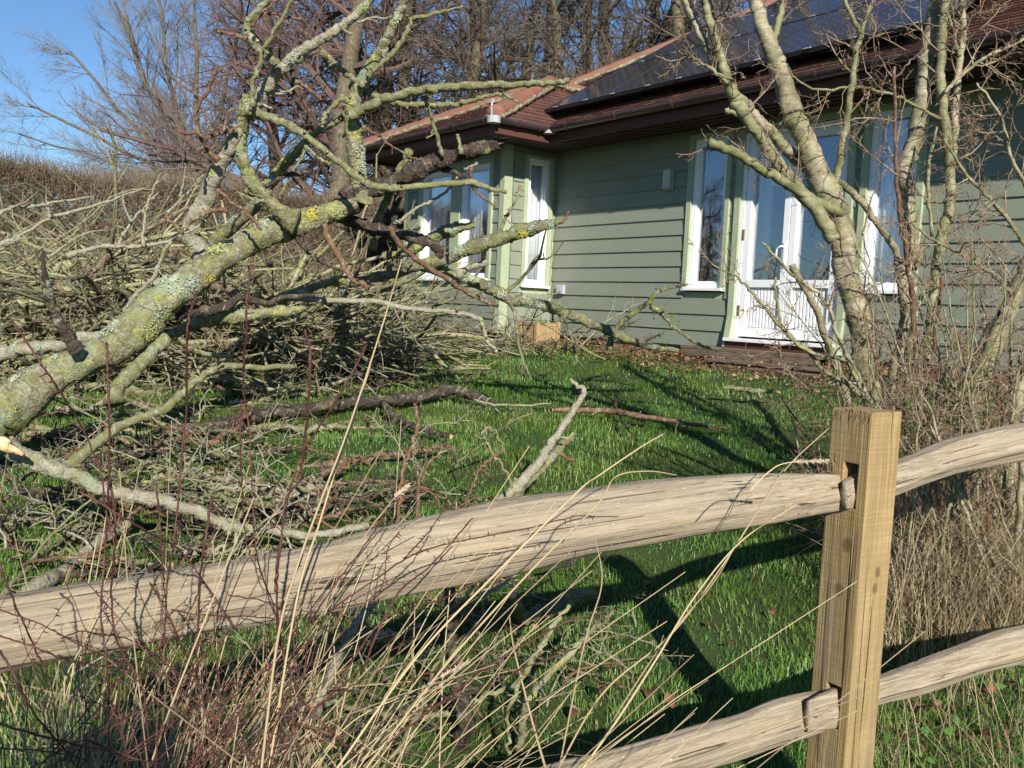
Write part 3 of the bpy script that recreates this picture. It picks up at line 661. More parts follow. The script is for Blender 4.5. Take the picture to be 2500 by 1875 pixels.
for (src, x, d, rz, s_, lab) in ((tb, 800, 30, 1.1, 1.0, 'bare purple tree behind the upright fallen branch'), (tb, 610, 29, 2.3, .9, 'leftmost purple brown tree of the row above the hedge'), (ta, 880, 29, 2.0, 1.05, 'bare tree behind the far left gutter end'),
        (tc, 1120, 28, 3.0, 1.0, 'bare tree standing over the apex of the bay roof'), (ta, 1230, 25, 4.0, .9, 'bare tree right of the bay roof apex'), (tc, 1440, 24, 1.7, .95, 'bare tree close behind the left edge of the solar panels'),
        (ta, 1580, 25, 5.2, 1.1, 'pale trunked bare tree seen above the solar panels')):
    b = P(x, 600, d); copy_tree(src, (b[0], b[1], 1.0), rz, s_, lab)
# fan shaped tree on the left
D = 30
stems = [([(432, 400), (425, 250), (420, 100), (415, -60)], (.13, .04)), ([(425, 400), (390, 240), (350, 100), (325, -70)], (.12, .035)), ([(418, 400), (360, 270), (290, 130), (250, 10)], (.14, .04)),
         ([(412, 405), (330, 310), (230, 200), (150, 110)], (.12, .035)), ([(408, 410), (310, 350), (190, 280), (60, 225)], (.10, .03)), ([(440, 400), (470, 260), (500, 130), (520, 10)], (.14, .04)), ([(400, 412), (290, 372), (170, 330), (40, 290)], (.07, .02))]
tr = []
for pts, rr in stems:
    pl = np.array([P(x, y, D + rs.uniform(-1, 1)) for x, y in pts]); pl = np.vstack([[P(420, 450, D)[0], P(420, 450, D)[1], 1.0], pl]); tr.append((pl, rr))
b = P(420, 450, D); b[2] = 1.0
crown_tree('fan_tree', tuple(b), tr, 'bare fan shaped tree standing alone against blue sky above the hedge', [(22, .15, .5, .28, 6, .08, .02, .42, 4), (12, .10, .55, .46, 5, .13, .02, .5, 3), (11, .08, .55, .55, 4, .18, .02, .55, 3)], M_tw3)
# ================================================================== HEDGE
M_hleaf = mat('hedge_leaf', (.10, .06, .035), .7, .35); b_ = NB(M_hleaf); b_.col(b_.ramp(b_.attr(), [(0, (.035, .05, .018)), (.40, (.06, .06, .025)), (.5, (.17, .11, .07)), (1, (.34, .25, .18))]))
M_htwig = m_twig('hedge_twigs', (.13, .095, .06), (.20, .155, .115))
def hedge(name, A, B_, h, w_, label, n_tw, n_lf):
    A = np.array(A, float); B_ = np.array(B_, float); L = np.linalg.norm(B_ - A); d = (B_ - A) / L; s = np.array([d[1], -d[0]])
    t = empty(name, (A[0], A[1], 1.0), label, 'hedge')
    def pts(n, shell):
        a = rs.uniform(0, L, n); x = rs.uniform(-1, 1, n); z = rs.uniform(0, 1, n) ** .8
        k = rs.rand(n) < shell; top = rs.rand(n) < .35
        x = np.where(k & ~top, np.where(rs.rand(n) < .85, 1, -1) * rs.uniform(.8, 1.05, n), x); z = np.where(k & top, rs.uniform(.93, 1.02, n), z)
        zz = 1.0 - .1 + z * h * (1 + .02 * np.sin(a * 2.1))
        return np.stack([A[0] + d[0] * a + s[0] * x * w_, A[1] + d[1] * a + s[1] * x * w_, zz], 1)
    p = pts(n_tw, .7); dr = nrm(rs.randn(n_tw, 3) * .55 + np.array([s[0] * .35, s[1] * .35, 1.0])); l = rs.uniform(.08, .38, n_tw)[:, None]; r = rs.uniform(.002, .0045, n_tw)
    mb = MB(); tubes(mb, np.stack([p, p + dr * l * .5 + rs.randn(n_tw, 3) * .02, p + dr * l + rs.randn(n_tw, 3) * .04], 1), np.stack([r, r * .8, r * .5], 1), 3); attach(mb.build('twigs', M_htwig), t)
    p = pts(n_lf, .75); mb = MB(); u = nrm(rs.randn(n_lf, 3)); v = nrm(np.cross(u, rs.randn(n_lf, 3))); sz = rs.uniform(.018, .038, n_lf)[:, None]
    V = np.stack([p, p + u * sz + v * sz * .5, p + u * sz * 2.1, p + u * sz - v * sz * .5], 1).reshape(-1, 3)
    mb.add(V, np.arange(n_lf * 4).reshape(-1, 4), a=np.repeat(rs.rand(n_lf), 4)); attach(mb.build('leaves', M_hleaf), t)
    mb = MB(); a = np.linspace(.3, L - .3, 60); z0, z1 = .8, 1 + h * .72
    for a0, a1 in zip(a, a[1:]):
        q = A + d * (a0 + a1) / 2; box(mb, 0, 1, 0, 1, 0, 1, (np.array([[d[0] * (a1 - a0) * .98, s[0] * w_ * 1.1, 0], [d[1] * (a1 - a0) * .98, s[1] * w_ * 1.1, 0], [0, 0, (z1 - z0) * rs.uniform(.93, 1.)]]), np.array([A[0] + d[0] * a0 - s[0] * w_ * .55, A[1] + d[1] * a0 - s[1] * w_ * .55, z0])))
    attach(mb.build('light_block_core', M_hcore), t)  # dark solid boxes set inside the hedge to block light
    return t
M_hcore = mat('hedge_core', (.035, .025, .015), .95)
ha = P(-160, 600, 12.6); hb_ = P(870, 600, 16.5)
hedge('beech_hedge', (ha[0], ha[1]), (hb_[0], hb_[1]), 2.10, .5, 'long clipped brown and green hedge along the left of the garden', 46000, 60000)
# unseen hedge and trees, added only for the windows to reflect
hedge('reflection_hedge', (-19, -3), (-16, 13), 1.5, .5, 'unseen clipped hedge off to the left, added for the windows to reflect', 9000, 14000)
for x, y, s_ in ((-34, 13, .5), (-33, 2, .45)):
    copy_tree(ta, (x, y, .8), x, s_, 'unseen bare tree off to the left, added for the windows to reflect')['group'] = 'unseen bare trees added off to the left for reflections'
# stand-in bush added out of view, only to cast shade over the bottom left
t = empty('shade_bush', (-.22, -1.1, 0), 'narrow unseen bush behind the viewpoint, added to cast shade', 'shrub')
N = 5200; z = rs.rand(N) * 2.0; wd = .36 * np.clip((2.06 - z) / .35, 0, 1) ** .5; a_ = rs.rand(N) * 6.28; r_ = wd * rs.rand(N) ** .4
p = np.stack([-.22 + np.cos(a_) * r_, -1.1 + np.sin(a_) * r_, z], 1); u = nrm(rs.randn(N, 3)); v = nrm(np.cross(u, rs.randn(N, 3))); sz = rs.uniform(.02, .045, N)[:, None]
mb = MB(); mb.add(np.stack([p, p + u * sz + v * sz * .5, p + u * sz * 2.1, p + u * sz - v * sz * .5], 1).reshape(-1, 3), np.arange(N * 4).reshape(-1, 4), a=np.repeat(rs.rand(N), 4)); attach(mb.build('leaves', M_hleaf), t)
mb = MB(); tubes(mb, [[-.22, -1.1, -.1], [-.21, -1.1, 1.0], [-.22, -1.1, 1.9]], [.05, .03, .01], 8, True); attach(mb.build('trunk', M_tk), t)
# low dark shrubs between the hedge and the house
M_dleaf = mat('evergreen_leaf', (.03, .05, .015), .5, .4)
# ================================================================== BARK
M_bkA = bark('lichen_bark', (.235, .215, .125), (.165, .15, .08), (.30, .28, .17), .75, .9, 1.0, pale=.55)
M_bkG = bark('green_twig_bark', (.22, .215, .10), (.17, .17, .075), (.28, .26, .15), .15, .25, 1.4, bumpd=.003, pale=.35)
M_bkP = bark('pale_bark', (.38, .34, .26), (.29, .26, .18), (.46, .42, .34), .3, .3, 1.2, pale=.6)
M_bkM = bark('mossy_bark', (.20, .18, .12), (.13, .12, .07), (.27, .26, .18), .45, .95, 1.1, pale=.3)
M_bkD = bark('dead_dark_wood', (.09, .065, .05), (.055, .04, .033), (.20, .155, .12), .05, .1, 1.0, bumpd=.008, pale=.1)
M_bkB = bark('brown_twig_bark', (.20, .11, .06), (.14, .075, .045), (.25, .16, .10), .05, .1, 1.5, bumpd=.002, pale=.2)
M_cut = mat('fresh_cut_wood', (.62, .42, .22), .8); b_ = NB(M_cut); b_.col(b_.ramp(b_.noise(b_.vec(), 22, 4), [(.35, (.45, .26, .12)), (.65, (.72, .54, .33))]))
def tpts(pts, d0, d1=None, n=6, jit=.0, ground=None):
    p = []
    for q in pts: p.append(list(q) if len(q) == 3 else [q[0], q[1], None])
    L = np.concatenate([[0], np.cumsum([math.dist(a[:2], b[:2]) for a, b in zip(p, p[1:])])]); L = L / L[-1]
    d1 = d0 if d1 is None else d1
    out = np.array([P(a[0], a[1], (d0 + (d1 - d0) * t) if a[2] is None else a[2]) for a, t in zip(p, L)])
    out = spline(out, n)
    if jit: out[1:-1] += rs.randn(len(out) - 2, 3) * jit
    return out
def spurs(mb, pl, rr, n, ln=(.03, .09), bud=True, mr=.0022):
    K = len(pl)
    i = rs.randint(1, K - 1, n); tg = nrm(pl[np.minimum(i + 1, K - 1)] - pl[i - 1]); pv = rs.randn(n, 3); pv = nrm(pv - (pv * tg).sum(-1, keepdims=True) * tg)
    d = nrm(pv + tg * rs.uniform(-.1, .9, n)[:, None]); L = rs.uniform(*ln, n)[:, None]; r = np.maximum(rr[i] * rs.uniform(.25, .45, n), mr) ; r = np.minimum(r, .008)
    p = pl[i]; q = nrm(d + rs.randn(n, 3) * .3)
    pts = np.stack([p, p + d * L * .35, p + d * L * .65 + q * L * .0, p + d * L * .65 + q * L * .25, p + d * L * .65 + q * L * .38, p + d * L * .65 + q * L * .6], 1)
    R = np.stack([r * 1.2, r, r, r * .9, r * 1.6, r * .15], 1); tubes(mb, pts, R, 5, a=rs.rand(n))
def branch(name, pts, w, d, mt, parent=None, rough=.10, spur=0, sides=10, n=6, jit=.004, cut=False, label=None, cat=None, group=None, twig=0, knob=.12, broken=False, sl=(.03, .09)):
    d = d if isinstance(d, tuple) else (d, d); pl = tpts(pts, d[0], d[1], n, jit); K = len(pl)
    dep = pl[:, 1]; w = np.interp(np.linspace(0, 1, K), np.linspace(0, 1, len(w)), w) if not np.isscalar(w) else np.full(K, w)
    rr = pxm(w, dep) / 2
    if name == 'branch' and parent is not None and K > 6: rr[:4] = rr[:4] * np.array([1.5, 1.3, 1.14, 1.05])
    kn = 1 + knob * np.clip(rs.randn(K) - .3, -.5, 1.6) * (rr < .03)
    mb = MB()
    if rr.max() > .03: pl2 = resample(np.column_stack([pl, rr]), K * 3); tubes(mb, pl2[:, :3], pl2[:, 3], 18, True, rough=rough)
    else: tubes(mb, pl, rr * kn, sides, True, rough=rough * .6)
    if spur: spurs(mb, pl, rr, spur, sl)
    if twig:
        c = grow(pl[None], rr[None], twig, .1, .8, .28, 6, .25, .05, .4, .4, minr=.0022); tubes(mb, c[0], c[1], 5)
        c2 = grow(c[0], c[1], 3, .15, .8, .4, 5, .3, .0, .7, .4, minr=.0018); tubes(mb, c2[0], c2[1], 4)
    if broken:                        # splintered end
        e = pl[-1]; tg = nrm(pl[-1] - pl[-3]); r = rr[-1]; n_ = 9; o = rs.randn(n_, 3); o = nrm(o - (o @ tg)[:, None] * tg) * r * rs.uniform(.2, .9, n_)[:, None]
        tubes(mb, np.stack([e + o - tg * r, e + o + tg * r * .3, e + o * .9 + tg * (r * rs.uniform(.8, 3, n_))[:, None]], 1), np.tile([r * .35, r * .28, r * .04], (n_, 1)), 4)
    loc = pl[0].copy()
    if parent is None:
        o = mb.build(name, mt, None, smooth=True, loc=loc); tag(o, label, cat or 'branch', group)
    else: o = attach(mb.build(name, mt, None, smooth=True), parent)
    if cut:
        c = MB(); e = pl[-1] if cut != 'start' else pl[0]; tg = nrm(pl[-1] - pl[-2]) if cut != 'start' else nrm(pl[0] - pl[1]); r = rr[-1] if cut != 'start' else rr[0]
        tubes(c, [e + tg * .0005, e + tg * .003], [r * .88, r * .85], 12, True); q = c.build('cut_face', M_cut, o); 
        if parent is None: q.location = -Vector(loc)
        else: q.matrix_parent_inverse = o.matrix_parent_inverse.copy(); 
    return pl, rr, o
# ================================================================== THE FALLEN TREE
b0 = P(-40, 905, 4.9); FT = empty('fallen_tree', (b0[0], b0[1], float(gz(b0[0], b0[1]))), 'large lichen covered fallen fruit tree leaning from lower left up towards the house', 'tree')
LI = []
def fb(pts, w, d, mt=M_bkA, name='branch', **k):
    r = branch(name, pts, w, d, mt, FT, **k)
    if mt in (M_bkA, M_bkM, M_bkP): LI.append(r)
    return r
c4 = lambda L: [(353.9 + .32 * x, .32 * y) for x, y in L]
c2 = lambda L: [(707.8 + .36 * x, 88.5 + .36 * y) for x, y in L]
c5 = lambda L: [(707.8 + .36 * x, 619.4 + .36 * y) for x, y in L]
r4 = lambda L: [(.36 * x, 442.4 + .36 * y) for x, y in L]
r7 = lambda L: [(.36 * x, 1061.8 + .36 * y) for x, y in L]
r8 = lambda L: [(707.8 + .36 * x, 1061.8 + .36 * y) for x, y in L]
r3 = lambda L: [(1415.7 + .36 * x, .36 * y) for x, y in L]
r6 = lambda L: [(1415.7 + .36 * x, 530.9 + .36 * y) for x, y in L]
fb([(-120, 950), (-20, 905), (60, 852), (130, 800), (200, 770), (272, 733), (318, 684), (385, 622), (450, 580), (545, 518), (610, 492), (700, 464), (765, 436)], [112, 108, 92, 70, 70, 86, 78, 64, 62, 52, 54, 46, 42], (4.8, 6.0), name='trunk', rough=.13, sides=18)
fb(c4([(300, 1790), (180, 1560), (260, 1400), (320, 1250), (400, 1080), (470, 950), (492, 860)]), [40, 42, 38, 34, 30, 28, 24], (5.85, 5.55), M_bkP, rough=.08)
fb(c4([(900, 1500), (770, 1420), (700, 1330), (600, 1240), (550, 1140), (520, 1030), (530, 920), (540, 820), (555, 740), (560, 640)]), [36, 32, 26, 26, 24, 28, 22, 22, 30, 16], (5.7, 5.55), M_bkA, rough=.2, spur=8, twig=4)
fb(c4([(590, 760), (640, 690), (680, 600), (760, 500), (850, 420), (960, 330), (1060, 270), (1170, 200), (1260, 130), (1340, 60), (1420, -30)]), [26, 26, 25, 24, 24, 22, 20, 18, 18, 16, 14], (5.55, 5.4), M_bkP, rough=.13, spur=8, twig=4)
fb(c4([(560, 740), (640, 770), (740, 800), (870, 860), (980, 930), (1090, 1020), (1200, 1110), (1300, 1190), (1400, 1250), (1540, 1270), (1660, 1260)]) + c2([(850, 850), (950, 880), (1075, 910)]), [22, 18, 17, 18, 15, 14, 14, 14, 15, 15, 13, 13, 11, 8], (5.5, 5.7), M_bkG, rough=.08, spur=14, sl=(.015, .05), cut=True)
fb(c4([(1330, 1340), (1310, 1200), (1295, 1050), (1280, 900), (1275, 790), (1270, 690)]), [40, 34, 34, 32, 32, 30], (6.0, 5.9), M_bkA, rough=.13, spur=6, twig=3)
fb(c4([(1270, 700), (1330, 560), (1390, 460), (1460, 350), (1520, 230), (1590, 90), (1650, -40)]), [28, 26, 24, 22, 20, 18, 16], (5.9, 5.7), M_bkD if False else M_bkA, rough=.1)
fb(c4([(1330, 580), (1400, 490), (1480, 420), (1570, 330), (1640, 220)]) + [(889, 45), (905, 38), (960, 25), (1000, 12)], [13, 12, 12, 11, 10, 10, 9, 7, 5], (5.8, 5.6), M_bkG, spur=10, sl=(.02, .05))
fb(c2([(150, 440), (230, 400), (340, 350), (480, 310), (600, 290), (750, 275), (900, 270), (1060, 262), (1200, 255), (1340, 255), (1450, 240)]), [20, 20, 19, 18, 18, 17, 17, 15, 13, 12, 11], (5.8, 5.3), M_bkG, rough=.08, spur=9, sl=(.015, .04), cut=True)
fb(c2([(150, 270), (260, 320), (370, 360), (480, 385), (600, 380), (720, 385), (850, 360), (960, 330), (1060, 325), (1150, 370)]), [14, 13, 12, 12, 11, 11, 10, 9, 7, 4], (6.0, 5.7), M_bkG, spur=12, sl=(.015, .05))
fb(c2([(580, 330), (600, 400), (630, 480), (660, 590), (690, 690)]), [8, 8, 8, 9, 10], (5.7, 5.85), M_bkG, spur=6)
fb(c4([(760, 430), (700, 380), (640, 340), (590, 270), (560, 225), (570, 140), (640, 70), (730, -20)]), [15, 16, 17, 17, 16, 15, 13, 11], (5.4, 5.3), M_bkA, spur=4)
fb(c4([(600, 720), (600, 560), (640, 440), (680, 330), (740, 220), (800, 120), (865, -20)]), [9, 10, 10, 9, 9, 8, 7], (5.35, 5.2), M_bkG, spur=9, sl=(.02, .04))
fb(c4([(560, 265), (450, 230), (380, 210), (335, 200)]), [8, 7, 7, 6], 5.3, M_bkB, spur=5, sl=(.02, .04)); fb(c4([(700, 90), (780, 100), (860, 120), (930, 130)]), [6, 6, 6, 7], 5.3, M_bkB, spur=6, sl=(.02, .04))
fb(c4([(600, 180), (650, 100), (720, 40), (780, -20)]), [6, 6, 5, 4], 5.25, M_bkB, spur=5, sl=(.02, .04))
fb(c4([(370, 1085), (290, 1000), (240, 900), (218, 800), (225, 720), (290, 620), (330, 520), (380, 455)]), [10, 10, 9, 8, 8, 8, 7, 8], (5.5, 5.3), M_bkB, spur=8, sl=(.02, .04))
fb(c4([(495, 880), (400, 890), (290, 930), (230, 905), (120, 890)]), [10, 9, 8, 7, 8], (5.5, 5.35), M_bkB, spur=6, sl=(.02, .05)); fb(c4([(400, 885), (420, 800), (440, 750), (485, 740)]), [6, 5, 5, 6], 5.4, M_bkB, spur=3, sl=(.02, .03))
fb(c4([(330, 890), (290, 820), (270, 720)]), [5, 5, 6], 5.38, M_bkB, spur=3, sl=(.02, .03)); fb(c4([(280, 940), (250, 1040), (240, 1120)]), [6, 6, 9], 5.38, M_bkD, spur=3, sl=(.02, .03))
fb(c4([(1060, 350), (1150, 430), (1230, 490), (1310, 560)]), [13, 12, 12, 12], (5.7, 5.85), M_bkG, spur=3); fb(c4([(890, 555), (980, 600), (1060, 670), (1150, 710), (1225, 735)]), [8, 8, 8, 7, 7], 6.0, M_bkB, spur=8, sl=(.02, .06))
fb(c4([(860, 470), (870, 560), (875, 640), (870, 720)]), [8, 7, 6, 6], 5.7, M_bkD, spur=5, sl=(.02, .06))
fb(c4([(1210, 660), (1130, 730), (1080, 800), (1065, 860)]), [10, 10, 9, 8], 5.85, M_bkG); fb(c4([(1215, 790), (1130, 840), (1060, 870), (1000, 920), (930, 990), (860, 1060), (800, 1130), (740, 1210), (640, 1360), (500, 1500), (330, 1640)]), [12, 12, 12, 14, 20, 22, 22, 22, 24, 26, 26], (6.1, 6.9), M_bkA)
fb(c4([(950, 1000), (920, 1080), (860, 1170), (800, 1290), (780, 1340)]), [7, 7, 6, 5, 5], 6.0, M_bkG); fb(c4([(960, 980), (1010, 1040), (1080, 1090), (1130, 1110)]), [7, 7, 6, 6], 5.9, M_bkG)
fb(c4([(580, 1310), (700, 1250), (800, 1200), (900, 1170), (985, 1155)]), [10, 10, 10, 9, 8], 6.0, M_bkD, broken=True); fb(c4([(360, 1280), (440, 1350), (540, 1420), (600, 1480), (665, 1550)]), [8, 7, 7, 7, 6], 5.4, M_bkB, spur=5)
fb(c4([(430, 1415), (330, 1420), (240, 1460), (180, 1500), (145, 1550)]), [9, 9, 9, 8, 8], 5.3, M_bkB, spur=6, sl=(.015, .04)); fb(c4([(0, 1440), (60, 1510), (130, 1580)]), [9, 8, 8], 5.3, M_bkB, spur=3)
fb(c4([(1340, 860), (1450, 920), (1560, 1000), (1650, 1050)]) + [(905, 345), (932, 352)], [5, 5, 4, 4, 4, 3], 5.5, M_bkB, spur=8, sl=(.02, .04))
fb(c2([(120, 960), (200, 910), (300, 880), (450, 820), (600, 740), (720, 700), (820, 670), (920, 645), (1025, 612)]), [44, 38, 34, 34, 34, 32, 32, 28, 22], (6.0, 5.9), M_bkD, rough=.25, broken=True)
fb(c2([(800, 680), (790, 600), (780, 560)]), [9, 8, 7], 5.85, M_bkG, cut=True); fb(c2([(700, 760), (760, 790), (830, 820)]), [14, 10, 8], 6.0, M_bkD)
fb(c2([(-300, 1560), (0, 1450), (200, 1440), (400, 1390), (550, 1350), (700, 1310), (900, 1230), (1060, 1180), (1200, 1130), (1330, 1100), (1400, 1080)]), [16, 18, 20, 22, 24, 26, 28, 30, 28, 22, 8], (6.8, 6.6), M_bkM, rough=.2, spur=4)
fb(c2([(1370, 1100), (1420, 1070), (1450, 1025)]), [7, 6, 4], 6.6, M_bkB); fb(c2([(330, 1290), (450, 1270), (620, 1190), (750, 1130), (885, 1108)]), [16, 20, 24, 24, 12], 6.7, M_bkM, rough=.2, cut=True)
fb(c2([(550, 1350), (750, 1400), (900, 1450), (1000, 1500), (1104, 1547)]) + c5([(1250, 100), (1350, 130), (1500, 190), (1700, 270), (1900, 350), (2100, 385)]), [16, 20, 22, 24, 24, 22, 21, 20, 18, 15, 10], (6.7, 7.4), M_bkM, rough=.17, spur=10, twig=3)
fb(c2([(370, 1120), (430, 1220), (560, 1330), (750, 1450), (900, 1540), (1020, 1590)]), [10, 12, 11, 11, 10, 9], (5.6, 6.2), M_bkB, spur=3)
fb(c2([(60, 1040), (250, 1120), (400, 1150), (560, 1190), (650, 1240), (690, 1300)]), [22, 24, 22, 20, 20, 10], (6.1, 6.2), M_bkD, rough=.28, spur=4)
fb(c2([(490, 660), (440, 760), (400, 860), (340, 980), (300, 1080), (270, 1250)]), [14, 15, 16, 17, 18, 18], (6.0, 6.4), M_bkA); fb(c2([(425, 930), (400, 1020), (400, 1130), (400, 1260)]), [13, 14, 12, 12], 6.3, M_bkD)
fb(c2([(900, 730), (800, 790), (740, 880), (640, 950), (520, 1010), (450, 1070), (410, 1100)]), [4, 5, 6, 7, 7, 8, 8], (6.3, 6.2), M_bkP, spur=6, sl=(.02, .05)); fb(c2([(860, 760), (865, 850), (900, 910), (1005, 1000)]), [8, 7, 6, 4], 5.7, M_bkB, spur=5, sl=(.02, .04))
fb(c2([(1160, 865), (1130, 950), (1080, 1040), (1040, 1140)]), [5, 6, 7, 8], 6.6, M_bkA, spur=7, sl=(.02, .05)); fb(c2([(780, 1400), (850, 1360), (960, 1325)]), [14, 13, 12], 6.5, M_bkP, cut=True)
fb(c5([(-200, 60), (0, 80), (300, 90), (480, 130), (760, 155), (900, 190), (930, 250), (960, 330), (1020, 390)]), [12, 12, 12, 11, 10, 10, 9, 8, 6], (6.8, 6.9), M_bkP, spur=12, twig=2)
fb(c5([(1690, 370), (1720, 260), (1830, 160), (1920, 100), (1980, 30), (2100, -5), (2160, -15)]), [12, 11, 11, 10, 8, 6, 4], (7.4, 7.3), M_bkM, spur=6, twig=3); fb(c5([(1940, 120), (2000, 160), (2080, 240), (2212, 340), (2350, 380)]), [9, 9, 8, 7, 6], (7.4, 7.5), M_bkM, spur=6, twig=3)
fb(r4([(1440, 560), (1330, 620), (1170, 640), (1050, 660)])[::-1] + r4([(1600, 590), (1700, 560), (1890, 545)]), [28, 24, 18, 14, 12, 8], (5.6, 6.0), M_bkD); fb(r4([(1000, 790), (1150, 720), (1300, 690), (1500, 660), (1700, 640), (1830, 620)]), [14, 24, 28, 26, 22, 10], (5.9, 6.4), M_bkA, rough=.2)
fb(r4([(470, 880), (400, 780), (340, 680), (300, 560), (280, 470), (265, 380), (250, 260)]), [22, 26, 22, 18, 14, 10, 5], (5.05, 4.9), M_bkD, rough=.12, spur=3); fb(r4([(680, 1180), (720, 1080), (810, 990), (930, 870), (1000, 800)]), [30, 32, 30, 28, 26], (4.9, 5.3), M_bkG, rough=.06)
fb(r4([(640, 800), (500, 800), (380, 840), (200, 860), (80, 880), (-100, 930)]), [22, 24, 24, 26, 30, 32], (5.4, 5.6), M_bkP, rough=.15, spur=2)
fb(r4([(720, 700), (800, 560), (920, 440), (1010, 240), (1200, 120)][::-1]), [4, 7, 9, 9, 9], (5.5, 5.6), M_bkP, spur=4)
fb(r4([(2212, 500), (2100, 430), (2020, 290), (1960, 180), (1940, 60)]), [10, 12, 13, 14, 12], (5.8, 5.9), M_bkB, spur=6); fb(r4([(1760, 180), (1830, 260), (1900, 330), (2040, 390)]), [8, 9, 8, 6], 5.8, M_bkD, spur=5)
# long fine pale shoots that sweep left above the heap
for L, w_, d_ in (([(0, 1470), (150, 1400), (300, 1310), (500, 1250), (700, 1190), (870, 1130)], 8, 6.8), ([(-60, 1330), (60, 1250), (200, 1240), (350, 1210), (560, 1180)], 8, 6.6), ([(640, 1500), (700, 1480), (790, 1330), (880, 1230), (970, 1140)], 7, 6.5), ([(400, 1540), (600, 1480), (800, 1480), (1000, 1450), (1150, 1400)], 10, 6.3),
                 ([(300, 1540), (420, 1450), (520, 1400), (650, 1380)], 5, 6.9), ([(0, 1500), (100, 1440), (200, 1430), (480, 1440)], 5, 6.7), ([(1000, 1280), (1100, 1180), (1160, 1120), (1230, 1045)], 5, 6.6), ([(300, 1300), (285, 1230), (275, 1160)], 5, 6.7), ([(790, 1330), (750, 1250), (735, 1140)], 5, 6.5), ([(1080, 1180), (1100, 1100), (1105, 1010)], 4, 6.5), ([(860, 1480), (870, 1300), (900, 1180), (960, 1040)], 6, 6.4)):
    fb([(.36 * x, .36 * y) for x, y in L], [w_, w_, w_ * .8, w_ * .45], (d_, d_ + .4), M_bkP, spur=4, twig=1, sides=7, sl=(.02, .06))

# crusty leafy lichen growing in patches on the bark
def lichen(patches, per):
    mb = MB()
    for pl, rr, o in LI:
        L = np.linalg.norm(np.diff(pl, axis=0), axis=1).sum(); n = int(patches * L * max(rr.mean(), .01) * 22) + 1
        for _ in range(n):
            i = rs.randint(1, len(pl) - 1); tg = nrm(pl[i + 1] - pl[i - 1]); pv = rs.randn(3) + np.array([0, -.5, .3]); pv = nrm(pv - (pv @ tg) * tg); sd = np.cross(tg, pv); R = rr[i]; sp = min(R * .9, .05) * rs.uniform(.3, 1.3); m_ = int(per * rs.uniform(.4, 1.4) * min(1, sp / .02) + 12)
            u = rs.randn(m_) * sp * .55; v = rs.randn(m_) * sp * .5 / R; nr = pv * np.cos(v)[:, None] + sd * np.sin(v)[:, None]; fr = rs.rand(m_)[:, None] * (pl[i + 1] - pl[i]) * .0
            p = pl[i] + tg * u[:, None] + nr * (R * 1.03 + rs.rand(m_)[:, None] * .003); a1 = nrm(rs.randn(m_, 3)); a1 = nrm(a1 - (a1 * nr).sum(-1, keepdims=True) * nr * .6); b1 = nrm(np.cross(nr, a1)); s_ = rs.uniform(.003, .0085, m_)[:, None]; c = rs.choice([.1, .35, .6, .9], p=[.35, .3, .2, .15]) + rs.uniform(-.08, .08, m_)
            mb.add(np.stack([p - a1 * s_, p - b1 * s_ * .8, p + a1 * s_ + nr * s_ * .7, p + b1 * s_ * .8], 1).reshape(-1, 3), np.arange(m_ * 4).reshape(-1, 4), a=np.repeat(np.clip(c, 0, 1), 4))
    o = attach(mb.build('lichen', M_lich), FT); o['kind'] = 'stuff'
M_lich = mat('leafy_lichen', (.3, .33, .2), .9, .1); b_ = NB(M_lich); b_.col(b_.ramp(b_.attr(), [(0, (.24, .30, .22)), (.3, (.36, .40, .32)), (.6, (.30, .34, .12)), (1, (.42, .36, .05))]))
lichen(7, 120)
# ================================================================== CUT AND BROKEN BRANCHES LYING ON THE LAWN
def lie(L, w, lab, mt=M_bkP, clear=0.0, **k):
    # each point at the distance where its line of sight meets the lawn, less its height above it
    pts = []
    for q in L:
        h = q[2] if len(q) > 2 else 0.0; pts.append((q[0], q[1], hit(q[0], q[1]) * (1 - .5 * h) if h else hit(q[0], q[1] + 2)))
    ds = np.array([p[2] for p in pts]); ds = ds * (1 - .055 / np.maximum(EYE - .13 * (ds - 2.5), .3)); ds = np.convolve(np.pad(ds, 1, 'edge'), [.25, .5, .25], 'valid') if len(ds) > 2 else ds
    return branch('fallen_branch', [(p[0], p[1], d) for p, d in zip(pts, ds)], w, (4, 4), mt, None, label=lab, **k)
branch('fallen_branch', r4([(330, 1600), (470, 1520), (600, 1410), (700, 1340), (850, 1280), (1000, 1210), (1100, 1130), (1180, 1060), (1280, 990), (1400, 970), (1550, 980), (1770, 970)]), [28, 27, 24, 22, 20, 19, 17, 15, 14, 14, 13, 12], (3.9, 4.8), M_bkG, None, spur=8, cut=True, rough=.07, label='smooth olive green branch curving up right across the lawn below the trunk', cat='branch')
branch('fallen_branch', r4([(-150, 1380), (0, 1440), (100, 1490), (200, 1540), (330, 1590), (500, 1650)]) + r7([(700, 10), (950, 50), (1150, 110), (1300, 180), (1450, 220), (1650, 240), (1800, 260), (2000, 250), (2212, 200)]), [38, 40, 40, 38, 34, 30, 28, 28, 24, 22, 20, 18, 18, 16, 14], (3.5, 3.9), M_bkP, None, rough=.14, spur=6, label='thick pale branch with split orange wood running from left edge behind the rail', cat='branch')
branch('split_wood', r4([(-60, 1400), (40, 1450), (140, 1500)]), [26, 26, 8], 3.42, M_cut, None, rough=.25, label='bright orange split face of wood on the pale branch at left edge', cat='split wood')
lie(r7([(150, 620), (280, 530), (400, 470), (600, 300), (780, 180)]), [34, 32, 30, 26, 20], 'straight pale log lying just above the upper rail at the left', M_bkP, rough=.08)
lie(r7([(10, 630), (100, 520), (200, 430), (350, 310), (500, 190), (620, 100)]), [9, 10, 11, 13, 12, 9], 'thin smooth grey branch beside the straight pale log', M_bkG, spur=3)
